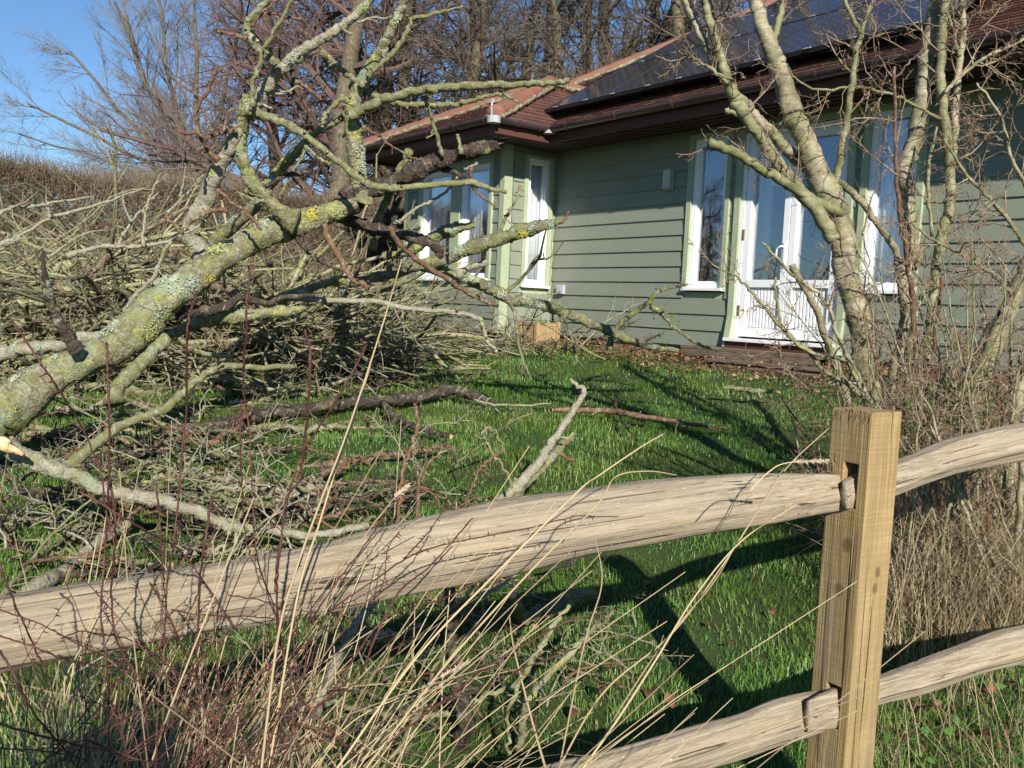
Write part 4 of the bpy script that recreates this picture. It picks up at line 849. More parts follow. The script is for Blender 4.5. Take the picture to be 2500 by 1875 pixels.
branch('fallen_branch', c5([(1000, 1330), (1130, 1200), (1250, 1080), (1330, 960), (1420, 830), (1500, 700), (1540, 630), (1460, 560)]), [26, 26, 24, 18, 16, 14, 13, 10], (4.1, 4.5), M_bkP, None, rough=.12, spur=4, knob=.2, cut=True, label='pale branch standing up crooked from the grass behind the middle of the rail', cat='branch')
branch('fallen_branch', c5([(1100, 1290), (1180, 1190), (1300, 1080), (1400, 960), (1480, 880)]), [20, 20, 18, 20, 12], (4.15, 4.5), M_bkA, None, rough=.25, broken=True, label='rough splintered branch pressed against the crooked pale branch', cat='branch')
branch('fallen_branch', c5([(1340, 970), (1440, 1030), (1480, 1040)]), [7, 8, 9], 4.4, M_bkB, None, spur=4, sl=(.02, .04), label='short brown budded twig pointing right off the crooked pale branch', cat='twig')
lie(r4([(960, 1340), (1150, 1345), (1300, 1330), (1500, 1270), (1750, 1240), (2000, 1200)]) + c5([(0, 720), (200, 690), (400, 680), (600, 650), (720, 620), (850, 640), (960, 680)]), [20, 26, 28, 26, 24, 24, 22, 22, 22, 20, 26, 24, 10], 'long dark dead branch lying across the middle of the lawn', M_bkD, rough=.22, spur=4, broken=True)
lie(c5([(880, 680), (960, 700), (1100, 710), (1340, 700)]), [7, 6, 5, 3], 'slender pale twig trailing right from the long dark branch', M_bkP, spur=6)
lie(c5([(330, 700), (420, 790), (560, 850), (740, 900)]), [16, 16, 13, 12], 'short dark branch with pale cut end below the long dark branch', M_bkD, rough=.15, cut=True)
lie(c5([(1350, 740), (1600, 740), (1720, 750), (1850, 770), (2212, 830), (2400, 850)]), [11, 13, 13, 12, 9, 5], 'thin reddish brown branch lying in the grass right of the lawn middle', M_bkB, spur=6, cut='start')
lie(c5([(1720, 700), (1740, 750), (1780, 820), (1825, 885)]), [8, 7, 6, 4], 'short twig crossing the reddish brown branch in the grass', M_bkD, spur=3)
lie(r6([(400, 850), (520, 860), (600, 870), (750, 880)]), [8, 12, 11, 6], 'short lichen spotted stick lying in shade near the doorstep', M_bkA, spur=2)
for L, w_, lab, mt in (([(415, 1430, .1), (440, 1200, .12), (470, 1060, .15), (510, 950, .18), (540, 800, .2), (520, 700, .2)], [9, 9, 9, 9, 8, 6], 'brown twig standing tallest of those behind the rail left of centre', M_bkB),
                   ([(545, 1400, .1), (535, 1240, .1), (560, 1130, .1), (640, 1030, .1), (740, 965, .1)], [8, 8, 7, 6, 5], 'forked brown twig curving right behind the middle of the rail', M_bkB),
                   ([(820, 1360, .1), (850, 1240, .1), (900, 1120, .1), (960, 1050, .1), (1045, 985, .1)], [4, 5, 6, 7, 6], 'reddish twig leaning right in front of the arched twig', M_bkB),
                   ([(1105, 1210, .05), (1060, 1090, .06), (990, 1000, .07), (940, 900, .08), (950, 850, .1), (990, 860, .1), (1040, 930, .06), (1065, 1000, .05)], [6, 6, 7, 7, 8, 7, 5, 4], 'grey green twig bent over into an arch on the lawn', M_bkG),
                   ([(690, 1320, .05), (600, 1220, .05), (480, 1210, .05)], [5, 5, 4], 'small low twig linking the two brown upright twigs', M_bkB)):
    branch('fallen_branch', [(707.8 + .36 * x, 619.4 + .36 * y, 3.9 + (1430 - y) / 1430 * .5) for x, y, _ in L], w_, (4, 4), mt, None, spur=9, sl=(.02, .05), label=lab, cat='twig')
# branches seen below the upper rail
for L, w_, lab, mt, d_ in (([(720, 560), (745, 700), (740, 800), (745, 950), (780, 1050), (790, 1200), (830, 1350), (800, 1500), (770, 1680)], [24, 26, 26, 26, 24, 30, 36, 34, 40], 'dead brown branch hanging nearly upright under the middle of the upper rail', M_bkD, 2.7),
                   ([(-120, 1400), (-20, 1200), (60, 1000), (130, 850), (250, 690), (330, 560)], [26, 24, 22, 20, 18, 14], 'pale knobbly branch rising right under the upper rail at the grass clump', M_bkP, 2.6),
                   ([(-100, 1230), (50, 1270), (300, 1330), (600, 1350), (780, 1320), (900, 1250), (1100, 1170), (1160, 1090)], [14, 14, 14, 13, 14, 12, 12, 9], 'olive branch curving level behind the dry stalks low in the middle', M_bkG, 2.8),
                   ([(1150, 1560), (1170, 1400), (1200, 1250), (1300, 1130), (1450, 980), (1560, 850), (1640, 790), (1710, 710)], [20, 18, 15, 14, 16, 12, 11, 8], 'grey branch with lichen tufts rising right towards its pale tip', M_bkA, 2.9),
                   ([(1060, 1640), (1090, 1500), (1080, 1350), (1180, 1100), (1280, 920), (1350, 800), (1450, 680)], [8, 9, 9, 11, 13, 12, 9], 'smooth pale branch just left of the grey lichen tufted branch', M_bkG, 2.8),
                   ([(0, 950), (150, 930), (250, 870), (400, 850), (560, 800)], [12, 12, 11, 10, 7], 'pale jointed branch lying low left of the hanging dead branch', M_bkP, 2.7),
                   ([(780, 650), (900, 640), (980, 600), (1170, 480)], [7, 8, 8, 4], 'blue grey shaded twig right under the upper rail', M_bkP, 3.2),
                   ([(1240, 500), (1400, 450), (1480, 420), (1560, 380)], [5, 7, 5, 4], 'thin dark twig in the shade of the upper rail right of centre', M_bkD, 3.4),
                   ([(430, 1640), (470, 1500), (560, 1300), (640, 1080), (700, 900)], [10, 10, 9, 8, 6], 'thin upright branch just left of the hanging dead branch', M_bkG, 2.6)):
    d_ = d_ - .35
    branch('fallen_branch', [(707.8 + .36 * x, 1061.8 + .36 * y) for x, y in L], w_, (d_, d_ + .3), mt, None, spur=10, sl=(.02, .06), rough=.12, label=lab, cat='branch')
branch('fallen_branch', r8([(1190, 760), (1300, 720), (1450, 650), (1590, 600)]), [26, 34, 34, 26], (3.3, 3.5), bark('yellow_lichen_bark', (.2, .18, .12), (.15, .13, .08), (.25, .22, .15), 1.0, .6, 1.6, pale=.2), None, rough=.15, label='short thick log covered in bright yellow lichen lying in the grass', cat='log')
branch('fallen_branch', r8([(1110, 620), (1140, 700), (1190, 790)][::-1]), [18, 22, 20], (3.3, 3.1), M_bkG, None, cut=True, rough=.1, label='cut stub with round pale face leaning on the yellow lichened log', cat='log')
branch('fallen_branch', r7([(0, 1230), (150, 1200), (300, 1170), (420, 1130), (560, 1090)]), [12, 13, 13, 12, 8], (2.6, 2.9), M_bkP, None, spur=4, label='pale branch lying under the upper rail at the far left', cat='branch')
branch('fallen_branch', r8([(1880, 1215), (1980, 1180), (2080, 1140), (2200, 1120)]), [14, 13, 12, 8], (3.1, 3.3), M_bkB, None, cut='start', label='short brown stick in the shade above the lower rail', cat='stick')
# scattered small sticks: one by one, sharing a label
proto = []
for k in range(8):
    mb = MB(); L = rs.uniform(.25, .7); t = np.linspace(0, 1, 9)[:, None]; pl = np.array([1, 0, 0]) * t * L + np.cumsum(rs.randn(9, 3) * [.004, .02, .008], 0); pl[:, 2] += .012 + .03 * np.sin(t[:, 0] * 3)
    r = np.linspace(1, .5, 9) * rs.uniform(.004, .009); tubes(mb, pl, r, 7, True, rough=.12); spurs(mb, pl, r, 7, (.03, .09)); c = grow(pl[None], r[None], 3, .2, .7, .4, 5, .2, .1, .7, .4, minr=.002); tubes(mb, c[0], c[1], 5)
    proto.append(mb.build('stick', [M_bkP, M_bkG, M_bkB, M_bkD][k % 4], smooth=True))
def scatter_sticks(n, xr, yr, group, label, sc0=1.0):
    for i in range(n):
        x, y = rs.uniform(*xr), rs.uniform(*yr); d = hit(x, y); q = P(x, y, d)
        if inhouse(q[0], q[1]): continue
        src = proto[rs.randint(8)]; o = src if src.name not in used else src.copy()
        if src.name in used: col.objects.link(o)
        used.add(src.name); o.location = (q[0], q[1], float(gz(q[0], q[1])) + rs.uniform(.03, .09)); s_ = sc0 * rs.uniform(.6, 1.5)
        o.scale = (s_,) * 3; o.rotation_euler = (rs.uniform(-.5, .5), rs.uniform(-.7, .05), rs.rand() * 6.28); tag(o, label, 'stick', group)
used = set()
scatter_sticks(190, (-20, 1000), (770, 1280), 'small budded sticks scattered on the left of the lawn', 'small budded stick lying on the left part of the lawn', .8)
scatter_sticks(125, (940, 1790), (742, 790), 'small sticks along the foot of the house', 'small stick lying in the litter along the foot of the house', 1.15)
scatter_sticks(120, (100, 1350), (1290, 1650), 'small sticks below the upper rail', 'small stick lying in the grass below the upper rail', .55)
for i in range(115):
    x, y = rs.uniform(-80, 720), rs.uniform(740, 1260); a = rs.normal(.1, .55) + (np.pi if rs.rand() < .4 else 0); L = rs.uniform(160, 420) * (y / 1100); pts = []
    for t in (0, .25, .5, .75, 1):
        xx = x + math.cos(a) * L * t; yy = y - abs(math.sin(a)) * L * t * .55 - rs.uniform(0, 14); d_ = hit(xx, max(yy, 770)); pts.append((xx, yy, d_))
    m_ = np.mean([p[2] for p in pts]); pts = [(p[0], p[1] - 6, m_ + (p[2] - m_) * .5 - .15) for p in pts]
    branch('fallen_branch', pts, list(np.array([1, .95, .85, .7, .45]) * rs.uniform(6, 17)), (4, 4), [M_bkP, M_bkG, M_bkA, M_bkB, M_bkD, M_bkM][i % 6], None, spur=9, twig=2, jit=.012, rough=.12, sl=(.03, .10), label='lichen spotted cut branch among others on the left of the lawn', cat='branch', group='cut branches strewn over the left of the lawn')
# the heap of brushwood: nobody could count it
mb = MB(); mb2 = MB(); mb3 = MB()
for (N, rl, hh, target, up) in ((760, (.7, 2.4), 1.05, mb, .10), (300, (.5, 2.0), 1.0, mb2, .18), (460, (.8, 2.6), .95, mb3, .08)):
    xs = rs.uniform(-160, 760, N); dd = 8.0 + 4.0 * rs.rand(N) ** 1.3 + np.maximum(xs - 300, 0) * .0016; pos = []
    for x, d in zip(xs, dd):
        q = P(x, 650, d); pos.append([q[0], q[1], float(gz(q[0], q[1]))])
    pos = np.array(pos); tap = np.clip(1.15 - xs / 1300, .45, 1); pos[:, 2] += rs.beta(1.2, 1.4, N) * hh * tap
    az = np.where(rs.rand(N) < .5, rs.randn(N) * .6, rs.rand(N) * 6.28) + np.where(rs.rand(N) < .3, np.pi, 0); el = np.abs(rs.randn(N)) * up * 2.4
    d = np.stack([np.cos(az) * np.cos(el), np.sin(az) * np.cos(el), np.sin(el)], 1); L = rs.uniform(*rl, N)[:, None]; K = 8; pts = [pos]; dcur = d
    for k in range(K - 1):
        pts.append(pts[-1] + dcur * L / (K - 1)); dcur = nrm(dcur + rs.randn(N, 3) * [.2, .2, .16] - np.array([0, 0, .03]))
    pts = np.stack(pts, 1); g = gz(pts[..., 0], pts[..., 1]); pts[..., 2] = np.maximum(pts[..., 2], g + .015)
    r = rs.gamma(1.6, .0085, N) + .003; R = r[:, None] * np.linspace(1, .4, K)
    tubes(target, pts, R, 7, rough=.1); c = grow(pts, R, 5, .1, .7, .3, 5, .22, .04, .5, .4, minr=.0028); tubes(target, c[0], c[1], 4)
    c2_ = grow(c[0], c[1], 2, .1, .7, .45, 4, .25, .03, .7, .5, minr=.0024); tubes(target, c2_[0], c2_[1], 3)
M_bkH = bark('heap_bark', (.42, .37, .23), (.32, .28, .16), (.52, .48, .35), .85, .7, .9, pale=.5)
hp = mb.build('brushwood_heap', M_bkH, smooth=True); tag(hp, 'wide tangled heap of lichen covered cut branches between lawn and hedge', 'brushwood', kind='stuff')
tag(mb2.build('brushwood_twigs', bark('heap_twig_bark', (.28, .19, .12), (.20, .14, .09), (.36, .28, .20), .1, .2, 1.2, pale=.4), smooth=True), 'brown and grey twiggy tops tangled all through the brushwood heap', 'brushwood', kind='stuff')
tag(mb3.build('brushwood_logs', M_bkM, smooth=True), 'mossy yellow green branches low inside the brushwood heap', 'brushwood', kind='stuff')
# dark litter under the heap
N = 26000; y = rs.uniform(8.3, 12, N); x = np.array([P(a, 650, d)[0] for a, d in zip(rs.uniform(-200, 900, N), y)]); k = ~inhouse(x, y); x, y = x[k], y[k]; N = len(x); p = np.stack([x, y, gz(x, y) + rs.rand(N) ** 2 * .12], 1)
M_dead = mat('dead_leaf', (.16, .08, .04), .8); b_ = NB(M_dead); b_.col(b_.ramp(b_.attr(), [(0, (.07, .035, .02)), (.6, (.17, .085, .04)), (1, (.32, .22, .13))]))
u = nrm(rs.randn(N, 3) * [1, 1, .4]); v = nrm(np.cross(u, rs.randn(N, 3))); s_ = rs.uniform(.012, .035, N)[:, None]; mb = MB()
mb.add(np.stack([p, p + u * s_ + v * s_ * .5, p + u * 2 * s_, p + u * s_ - v * s_ * .5], 1).reshape(-1, 3), np.arange(N * 4).reshape(-1, 4), a=np.repeat(rs.rand(N), 4))
tag(mb.build('leaf_litter', M_dead), 'brown dead leaves and bark crumbs under the brushwood heap', 'leaf litter', kind='stuff')

N = 5000; a_ = rs.uniform(-.2, 5.2, N); b_n = rs.uniform(.05, 1.0, N) ** 1.4 + np.where(a_ < 0.1, .85, 0); q = HO + np.outer(a_, UU) + np.outer(b_n, NN); q[:, 2] = gz(q[:, 0], q[:, 1]) + .01 + rs.rand(N) * .05
u = nrm(rs.randn(N, 3) * [1, 1, .4]); v = nrm(np.cross(u, rs.randn(N, 3))); s_ = rs.uniform(.010, .028, N)[:, None]; mb = MB()
mb.add(np.stack([q, q + u * s_ + v * s_ * .5, q + u * 2 * s_, q + u * s_ - v * s_ * .5], 1).reshape(-1, 3), np.arange(N * 4).reshape(-1, 4), a=np.repeat(rs.rand(N), 4))
tag(mb.build('leaf_litter', M_dead), 'brown leaf litter along the foot of the green house wall', 'leaf litter', kind='stuff')
# ================================================================== POST AND RAIL FENCE
FE = empty('rail_fence', (PC[0], PC[1], 0), 'post and rail fence of cleft grey rails through a new sawn post', 'fence')
def m_rail():
    m = mat('weathered_rail', (.35, .30, .24), .85, .25); b = NB(m); v = b.vec((1.0, 40, 40)); v2 = b.vec((.8, 7, 7)); v3 = b.vec()
    n = b.noise(v, 3.0, 8, .8, .5); n2 = b.noise(v2, 2.2, 5, .7, .6)
    c = b.ramp(n, [(.30, (.17, .135, .09)), (.42, (.29, .24, .17)), (.55, (.37, .315, .23)), (.75, (.46, .40, .31))])
    c = b.mix(b.ramp(n2, [(.5, 0.), (.68, .6)]), c, (.44, .34, .22)); c = b.mix(b.ramp(b.noise(v3, 5, 5, .7), [(.62, 0.), (.74, .5)]), c, (.22, .23, .11))
    gl = b.noise(b.vec((.5, 34, 34)), 1.6, 5, .7, .8); c = b.mix(b.ramp(gl, [(.46, 0.), (.492, .55), (.508, .55), (.54, 0.)]), c, (.17, .13, .085)); c = b.mix(b.ramp(b.noise(b.vec((.5, 50, 50), rot=(.8, 0, 0)), 1.6, 4, .7, .8), [(.545, 0.), (.56, .4), (.57, .4), (.585, 0.)]), c, (.12, .09, .06))
    cr = b.noise(b.vec((.7, 60, 60)), 1.3, 3, .6, 1.2); c = b.mix(b.ramp(cr, [(.625, 0.), (.65, .9)]), c, (.05, .038, .025))
    c = b.mix(b.ramp(b.noise(b.vec((30, 60, 60)), 3.0, 2, .5), [(.70, 0.), (.74, .55)]), c, (.72, .68, .6))
    b.col(c); b.bump(b.math('ADD', b.math('MULTIPLY', n, 1.), b.math('MULTIPLY', b.ramp(cr, [(.62, 1.), (.67, 0.)]), .8)), .006, .8); return m
M_rail = m_rail()
def rail(prof, off, w_half, ends=(1, 1)):
    """prof: picture x, top y, bottom y along the rail; swept as a split log section, each end where it stands"""
    pts = []
    for x, yt, yb in prof:
        t = fplane(x, yt, off); b = fplane(x, yb, off); pts.append([*t[:2], (t[2] + b[2]) / 2, (t[2] - b[2]) / 2])
    pts = spline(np.array(pts), 14); K = len(pts); dirv = nrm(pts[-1, :3] - pts[0, :3]); org = pts[0, :3]
    X_ = dirv; Z_ = nrm(np.array([0, 0, 1.]) - dirv * dirv[2]); Y_ = np.cross(Z_, X_)
    S_ = 56; an = np.arange(S_) * 2 * np.pi / S_
    # a cleft, roughly triangular-rounded section
    pg = np.array([(.55, 1.0), (-.25, .97), (-1.0, -.22), (-.70, -.95), (.3, -1.0), (1.0, -.6), (1.0, .3)]); base = []
    for a in an:
        dv = np.array([math.cos(a), math.sin(a)]); best = 9
        for p0, p1 in zip(pg, np.roll(pg, -1, 0)):
            e = p1 - p0; den = dv[0] * e[1] - dv[1] * e[0]
            if abs(den) < 1e-9: continue
            t = (p0[0] * e[1] - p0[1] * e[0]) / den; u_ = (p0[0] * dv[1] - p0[1] * dv[0]) / den
            if t > 0 and -1e-6 <= u_ <= 1 + 1e-6: best = min(best, t)
        base.append(best)
    base = np.array(base)
    ph = rs.rand(4) * 6.28; V = []
    for k in range(K):
        s = np.linalg.norm(pts[k, :3] - org); hz = pts[k, 3]; tt = k / (K - 1); wv = w_half * (.88 + .12 * math.sin(s * 3 + ph[0])) * (ends[0] + (1 - ends[0]) * min(1, tt * 5)) * (ends[1] + (1 - ends[1]) * min(1, (1 - tt) * 5))
        rr = base * (1 + .02 * np.sin(3 * an + s * 2 + ph[1]) + .022 * np.sin(5 * an - s * 3.1 + ph[2]) + .012 * np.sin(17 * an + ph[3] + s * .6) + .012 * np.sin(29 * an + s * .9) + .02 * math.sin(s * 17 + ph[0]) * np.sin(2 * an)) + rs.randn(S_) * .004
        if k in (0, K - 1): rr = rr * .97
        yy = np.cos(an) * rr * wv; zz = np.sin(an) * rr * hz * .97; pass
        V.append(pts[k, :3] + Y_ * yy[:, None] + Z_ * zz[:, None])
    V = np.concatenate(V); M3 = np.stack([X_, Y_, Z_], 1); loc = (V - org) @ M3; mb = MB()
    k = np.arange(K - 1)[:, None]; s = np.arange(S_)[None]; Q = np.stack([k * S_ + s, k * S_ + (s + 1) % S_, (k + 1) * S_ + (s + 1) % S_, (k + 1) * S_ + s], -1).reshape(-1, 4)
    n0 = len(loc); loc = np.vstack([loc, loc[:S_].mean(0), loc[-S_:].mean(0)]); T = [[n0, (i + 1) % S_, i] for i in range(S_)] + [[n0 + 1, (K - 1) * S_ + i, (K - 1) * S_ + (i + 1) % S_] for i in range(S_)]
    mb.add(loc, Q, T); o = mb.build('rail', M_rail, smooth=True)
    o.parent = FE; o.matrix_parent_inverse = Matrix.Identity(4); o.matrix_local = Matrix.Translation(Vector(org - np.array([PC[0], PC[1], 0]))) @ Matrix(M3.tolist()).to_4x4(); return o
POST = .122
rail([(-160, 1318, 1480), (0, 1290, 1445), (150, 1265, 1412), (300, 1245, 1385), (430, 1222, 1362), (560, 1203, 1345), (700, 1176, 1318), (850, 1136, 1287), (1000, 1103, 1258), (1130, 1076, 1230), (1250, 1062, 1198), (1390, 1043, 1172), (1500, 1032, 1152), (1600, 1026, 1136), (1700, 1023, 1122), (1800, 1024, 1104), (1828, 1030, 1100)], .088, .050, (1, .5))
rail([(980, 1720, 1860), (1100, 1690, 1830), (1200, 1655, 1780), (1300, 1632, 1730), (1400, 1604, 1690), (1500, 1575, 1660), (1600, 1548, 1633), (1680, 1516, 1604), (1760, 1497, 1580), (1806, 1492, 1573)], .088, .044, (1, .5))
# right rails come through the post; their ends show in the mortise beside the left ones
rail([(1826, 1040, 1100), (1858, 1024, 1092), (1885, 1017, 1082), (1930, 1002, 1066), (1980, 983, 1046), (2050, 955, 1022), (2120, 934, 1010), (2180, 922, 998), (2260, 908, 985), (2400, 890, 965)], .050, .042, (.3, 1))
rail([(1746, 1512, 1580), (1815, 1484, 1562), (1880, 1470, 1520), (1960, 1442, 1500), (2040, 1412, 1475), (2120, 1382, 1448), (2180, 1362, 1435), (2260, 1345, 1425), (2400, 1320, 1400)], .050, .038, (.35, 1))
def m_post():
    m = mat('sawn_post', (.42, .31, .14), .8, .3); b = NB(m); v = b.vec((14, 14, 1)); 
    n = b.noise(v, 4, 5, .6, .6); c = b.ramp(n, [(.3, (.27, .185, .08)), (.5, (.375, .27, .125)), (.72, (.46, .345, .18))])
    # knots
    s = b.t.nodes.new('ShaderNodeSeparateXYZ'); b.t.links.new(b.vec(), s.inputs[0])
    def knot(ax, a, z, r, c):
        # ax: which horizontal coordinate runs across the face
        dx = b.math('DIVIDE', b.math('SUBTRACT', s.outputs[ax], a), r); dz = b.math('DIVIDE', b.math('SUBTRACT', s.outputs[2], z), r * 1.35)
        d = b.math('SQRT', b.math('ADD', b.math('MULTIPLY', dx, dx), b.math('MULTIPLY', dz, dz))); d = b.math('ADD', d, b.math('MULTIPLY', b.math('SUBTRACT', b.noise(b.vec(), 60, 3), .5), .5))
        other = s.outputs[1 - ax]; near = b.math('LESS_THAN', other, .004) if ax == 0 else b.math('LESS_THAN', b.math('ABSOLUTE', other), .004)
        return b.mix(b.math('MULTIPLY', b.ramp(d, [(.35, 1.), (.75, .75), (1., 0.)]), near), c, (.13, .07, .03))
    for ax, a, z, r in KN: c = knot(ax, a, z, r, c)
    gn = b.noise(b.vec((6, 6, 2)), 3.0, 4, .7); hz_ = b.ramp(s.outputs[2], [(.25, 1.), (.93, .25), (1., 0.)])
    c = b.mix(b.math('MULTIPLY', b.ramp(gn, [(.5, 0.), (.75, .65)]), hz_), c, (.16, .17, .05))
    b.col(c)
    fr_ = b.noise(b.vec((260, 260, 2.5)), 1.0, 3, .6); saw = b.noise(b.vec((4, 4, 160)), 1.0, 3, .6); c = b.mix(b.math('MULTIPLY', b.ramp(fr_, [(.4, 1.), (.6, 0.)]), .5), c, (.20, .135, .06)); c = b.mix(b.math('MULTIPLY', b.ramp(saw, [(.45, 1.), (.6, 0.)]), .25), c, (.18, .12, .05)); ck = b.noise(b.vec((55, 55, .9)), 1.0, 2, .5, .6); c = b.mix(b.ramp(ck, [(.66, 0.), (.685, .9)]), c, (.05, .035, .02)); gr_ = b.noise(b.vec((18, 18, 1.2)), 1.0, 5, .7); c = b.mix(b.ramp(gr_, [(.52, 0.), (.72, .6)]), c, (.19, .17, .12)); b.col(c)
    h = b.math('ADD', b.math('ADD', fr_, b.math('MULTIPLY', saw, .5)), n); b.bump(h, .003, .8); return m
# local frame of the post: x = along the fence, y = away from the camera side, corner at origin
px_, py_ = FD, FN
def to_post(q): q = np.asarray(q) - np.array([PC[0], PC[1], 0]); return np.array([q @ px_, q @ py_, q[2]])
def on_face1(x, y):                  # the face looking down the fence (x = 0)
    v = ray(x, y); t = ((PC - np.array([0, 0, EYE])) @ px_) / (v @ px_); return to_post(v * t + np.array([0, 0, EYE]))
def on_face2(x, y): return to_post(fplane(x, y, 0.0))
KN = []
for (x, y) in ((1830, 1177), (1812, 1274)): q = on_face1(x, y); KN.append((1, q[1], q[2], .017))
for (x, y) in ((1896, 1236), (1890, 1271)): q = on_face2(x, y); KN.append((0, q[0], q[2], .013))
M_post = m_post()
TOPZ = P(1885, 892, 2.25)[2]
mb = MB(); m1t, m1b = on_face1(1850, 1003)[2], on_face1(1845, 1100)[2]; m2t, m2b = on_face1(1820, 1488)[2], on_face1(1815, 1580)[2]
y0, y1 = .030, .072
def seg(za, zb, hole):
    if not hole: box(mb, 0, POST, 0, POST, za, zb)
    else: box(mb, 0, POST, 0, y0, za, zb); box(mb, 0, POST, y1, POST, za, zb)
# one welded post with two mortises
def post_mesh():
    import bmesh
    bm = bmesh.new(); zs = [-.3, m2b, m2t, m1b, m1t, TOPZ]; ys = [0, y0, y1, POST]
    g = {}
    for xi, x in enumerate((0, POST)):
        for yi, y in enumerate(ys):
            for zi, z in enumerate(zs): g[xi, yi, zi] = bm.verts.new((x, y, z))
    def f(*k): bm.faces.new([g[a] for a in k])
    for zi in range(5):
        for yi in range(3):
            if yi == 1 and zi in (1, 3): continue
            f((0, yi, zi), (0, yi, zi + 1), (0, yi + 1, zi + 1), (0, yi + 1, zi)); f((1, yi, zi), (1, yi + 1, zi), (1, yi + 1, zi + 1), (1, yi, zi + 1))
        f((0, 0, zi), (1, 0, zi), (1, 0, zi + 1), (0, 0, zi + 1)); f((0, 3, zi), (0, 3, zi + 1), (1, 3, zi + 1), (1, 3, zi))
        if zi in (1, 3):
            f((0, 1, zi), (0, 1, zi + 1), (1, 1, zi + 1), (1, 1, zi)); f((0, 2, zi), (1, 2, zi), (1, 2, zi + 1), (0, 2, zi + 1))
            f((0, 1, zi), (1, 1, zi), (1, 2, zi), (0, 2, zi)); f((0, 1, zi + 1), (0, 2, zi + 1), (1, 2, zi + 1), (1, 1, zi + 1))
    for yi in range(3): f((0, yi, 5), (1, yi, 5), (1, yi + 1, 5), (0, yi + 1, 5)); f((0, yi, 0), (0, yi + 1, 0), (1, yi + 1, 0), (1, yi, 0))
    bm.normal_update(); bmesh.ops.recalc_face_normals(bm, faces=bm.faces); me = bpy.data.meshes.new('post'); bm.to_mesh(me); bm.free(); me.materials.append(M_post)
    o = bpy.data.objects.new('post', me); col.objects.link(o); o.parent = FE
    o.matrix_local = Matrix(((px_[0], py_[0], 0, 0), (px_[1], py_[1], 0, 0), (0, 0, 1, 0), (0, 0, 0, 1)))
    bv = o.modifiers.new('bevel', 'BEVEL'); bv.width = .003; bv.segments = 2; bv.limit_method = 'ANGLE'
    return o
po = post_mesh()
# torn fibres on the top edge and around the mortise
mb = MB(); N = 60; yy = rs.uniform(0, POST, N); base = np.stack([np.full(N, -.0005), yy, np.full(N, TOPZ - .004)], 1); N2 = 26
b2_ = np.stack([np.full(N2, -.001), rs.uniform(.095, .122, N2), np.full(N2, m1t - .01) + rs.uniform(-.03, .01, N2)], 1); base = np.vstack([base, b2_]); N += N2
d = nrm(np.stack([rs.uniform(-.25, -.02, N), rs.randn(N) * .25, rs.choice([-1., 1.], N, p=[.7, .3])], 1)) * rs.uniform(.006, .028, N)[:, None]; d[60:, 2] = np.abs(d[60:, 2])
pts = np.stack([base, base + d * .5, base + d + rs.randn(N, 3) * .001], 1); W_ = pts @ np.stack([px_, py_, [0, 0, 1.]], 0) + np.array([PC[0], PC[1], 0])
tubes(mb, W_, np.tile([.0009, .0007, .0002], (N, 1)), 3); tf = attach(mb.build('torn_fibres', M_post, None), FE)

# ================================================================== MULTI-STEMMED TREES ON THE RIGHT
def m_birch(name, c0, c1, c2):
    m = mat(name, c0, .65, .35); b = NB(m); v = b.vec(); vz = b.vec((3, 3, 26))
    n = b.noise(v, 8, 5, .7); c = b.ramp(n, [(.38, tuple(x * .75 for x in c0)), (.5, c1), (.62, c2)])
    l = b.noise(vz, 3.2, 4, .6, .3); c = b.mix(b.ramp(l, [(.60, 0.), (.66, .8)]), c, (.10, .075, .045)); c = b.mix(b.ramp(b.noise(vz, 5.5, 3, .6), [(.64, 0.), (.70, .6)]), c, (.55, .52, .42))
    c = b.mix(b.ramp(b.noise(v, 4.2, 4, .7), [(.52, 0.), (.68, .75)]), c, (.19, .20, .075)); b.col(c); b.bump(b.math('ADD', l, n), .005, .7); return m
M_bi = m_birch('hazel_bark', (.17, .155, .09), (.23, .205, .125), (.36, .32, .225)); M_bi2 = m_birch('green_hazel_bark', (.14, .145, .065), (.185, .185, .09), (.27, .255, .155))
M_rb = bark('red_brown_bark', (.17, .085, .05), (.12, .06, .04), (.22, .13, .08), 0, .1, 1.4, bumpd=.002, pale=.15)
M_ht = m_twig('shrub_twig', (.24, .17, .11), (.17, .11, .075), (.36, .30, .21))
def stem(T_, pts, w, d, mt=M_bi, name='stem', rough=.05, spur=0, **k): return branch(name, pts, w, d, mt, T_, rough=rough, spur=spur, knob=.03, sides=12, jit=.003, **k)
def twigs_on(T_, stems, n1, name='twigs', lf=.28, mt=None, spec=None, lmin=.05):
    PP = np.stack([resample(np.column_stack([a, b]), 12) for a, b, _ in stems]); mb = MB()
    c = grow(PP[..., :3], np.minimum(PP[..., 3], .012), n1, .25, .95, lf, 8, .22, .03, .45, .35, minr=.0022, lmin=lmin); tubes(mb, c[0], c[1], 5)
    e = grow(c[0], c[1], 5, .12, .85, .42, 6, .3, .03, .65, .4, minr=.0015); tubes(mb, e[0], e[1], 4)
    g = grow(e[0], e[1], 3, .1, .8, .5, 4, .3, .02, .8, .5, minr=.0012); tubes(mb, g[0], g[1], 3)
    for pl_, rr_ in zip(c[0][:120], c[1][:120]): spurs(mb, pl_, rr_, 3, (.01, .025), mr=.0016)
    return attach(mb.build(name, mt or M_ht, smooth=True), T_)
dA = 4.6; bA = P(1895, 1000, dA); bA[2] = float(gz(bA[0], bA[1]))
TA = empty('hazel_tree', tuple(bA), 'grey green multi stemmed bare tree rising just behind the sawn post', 'tree')
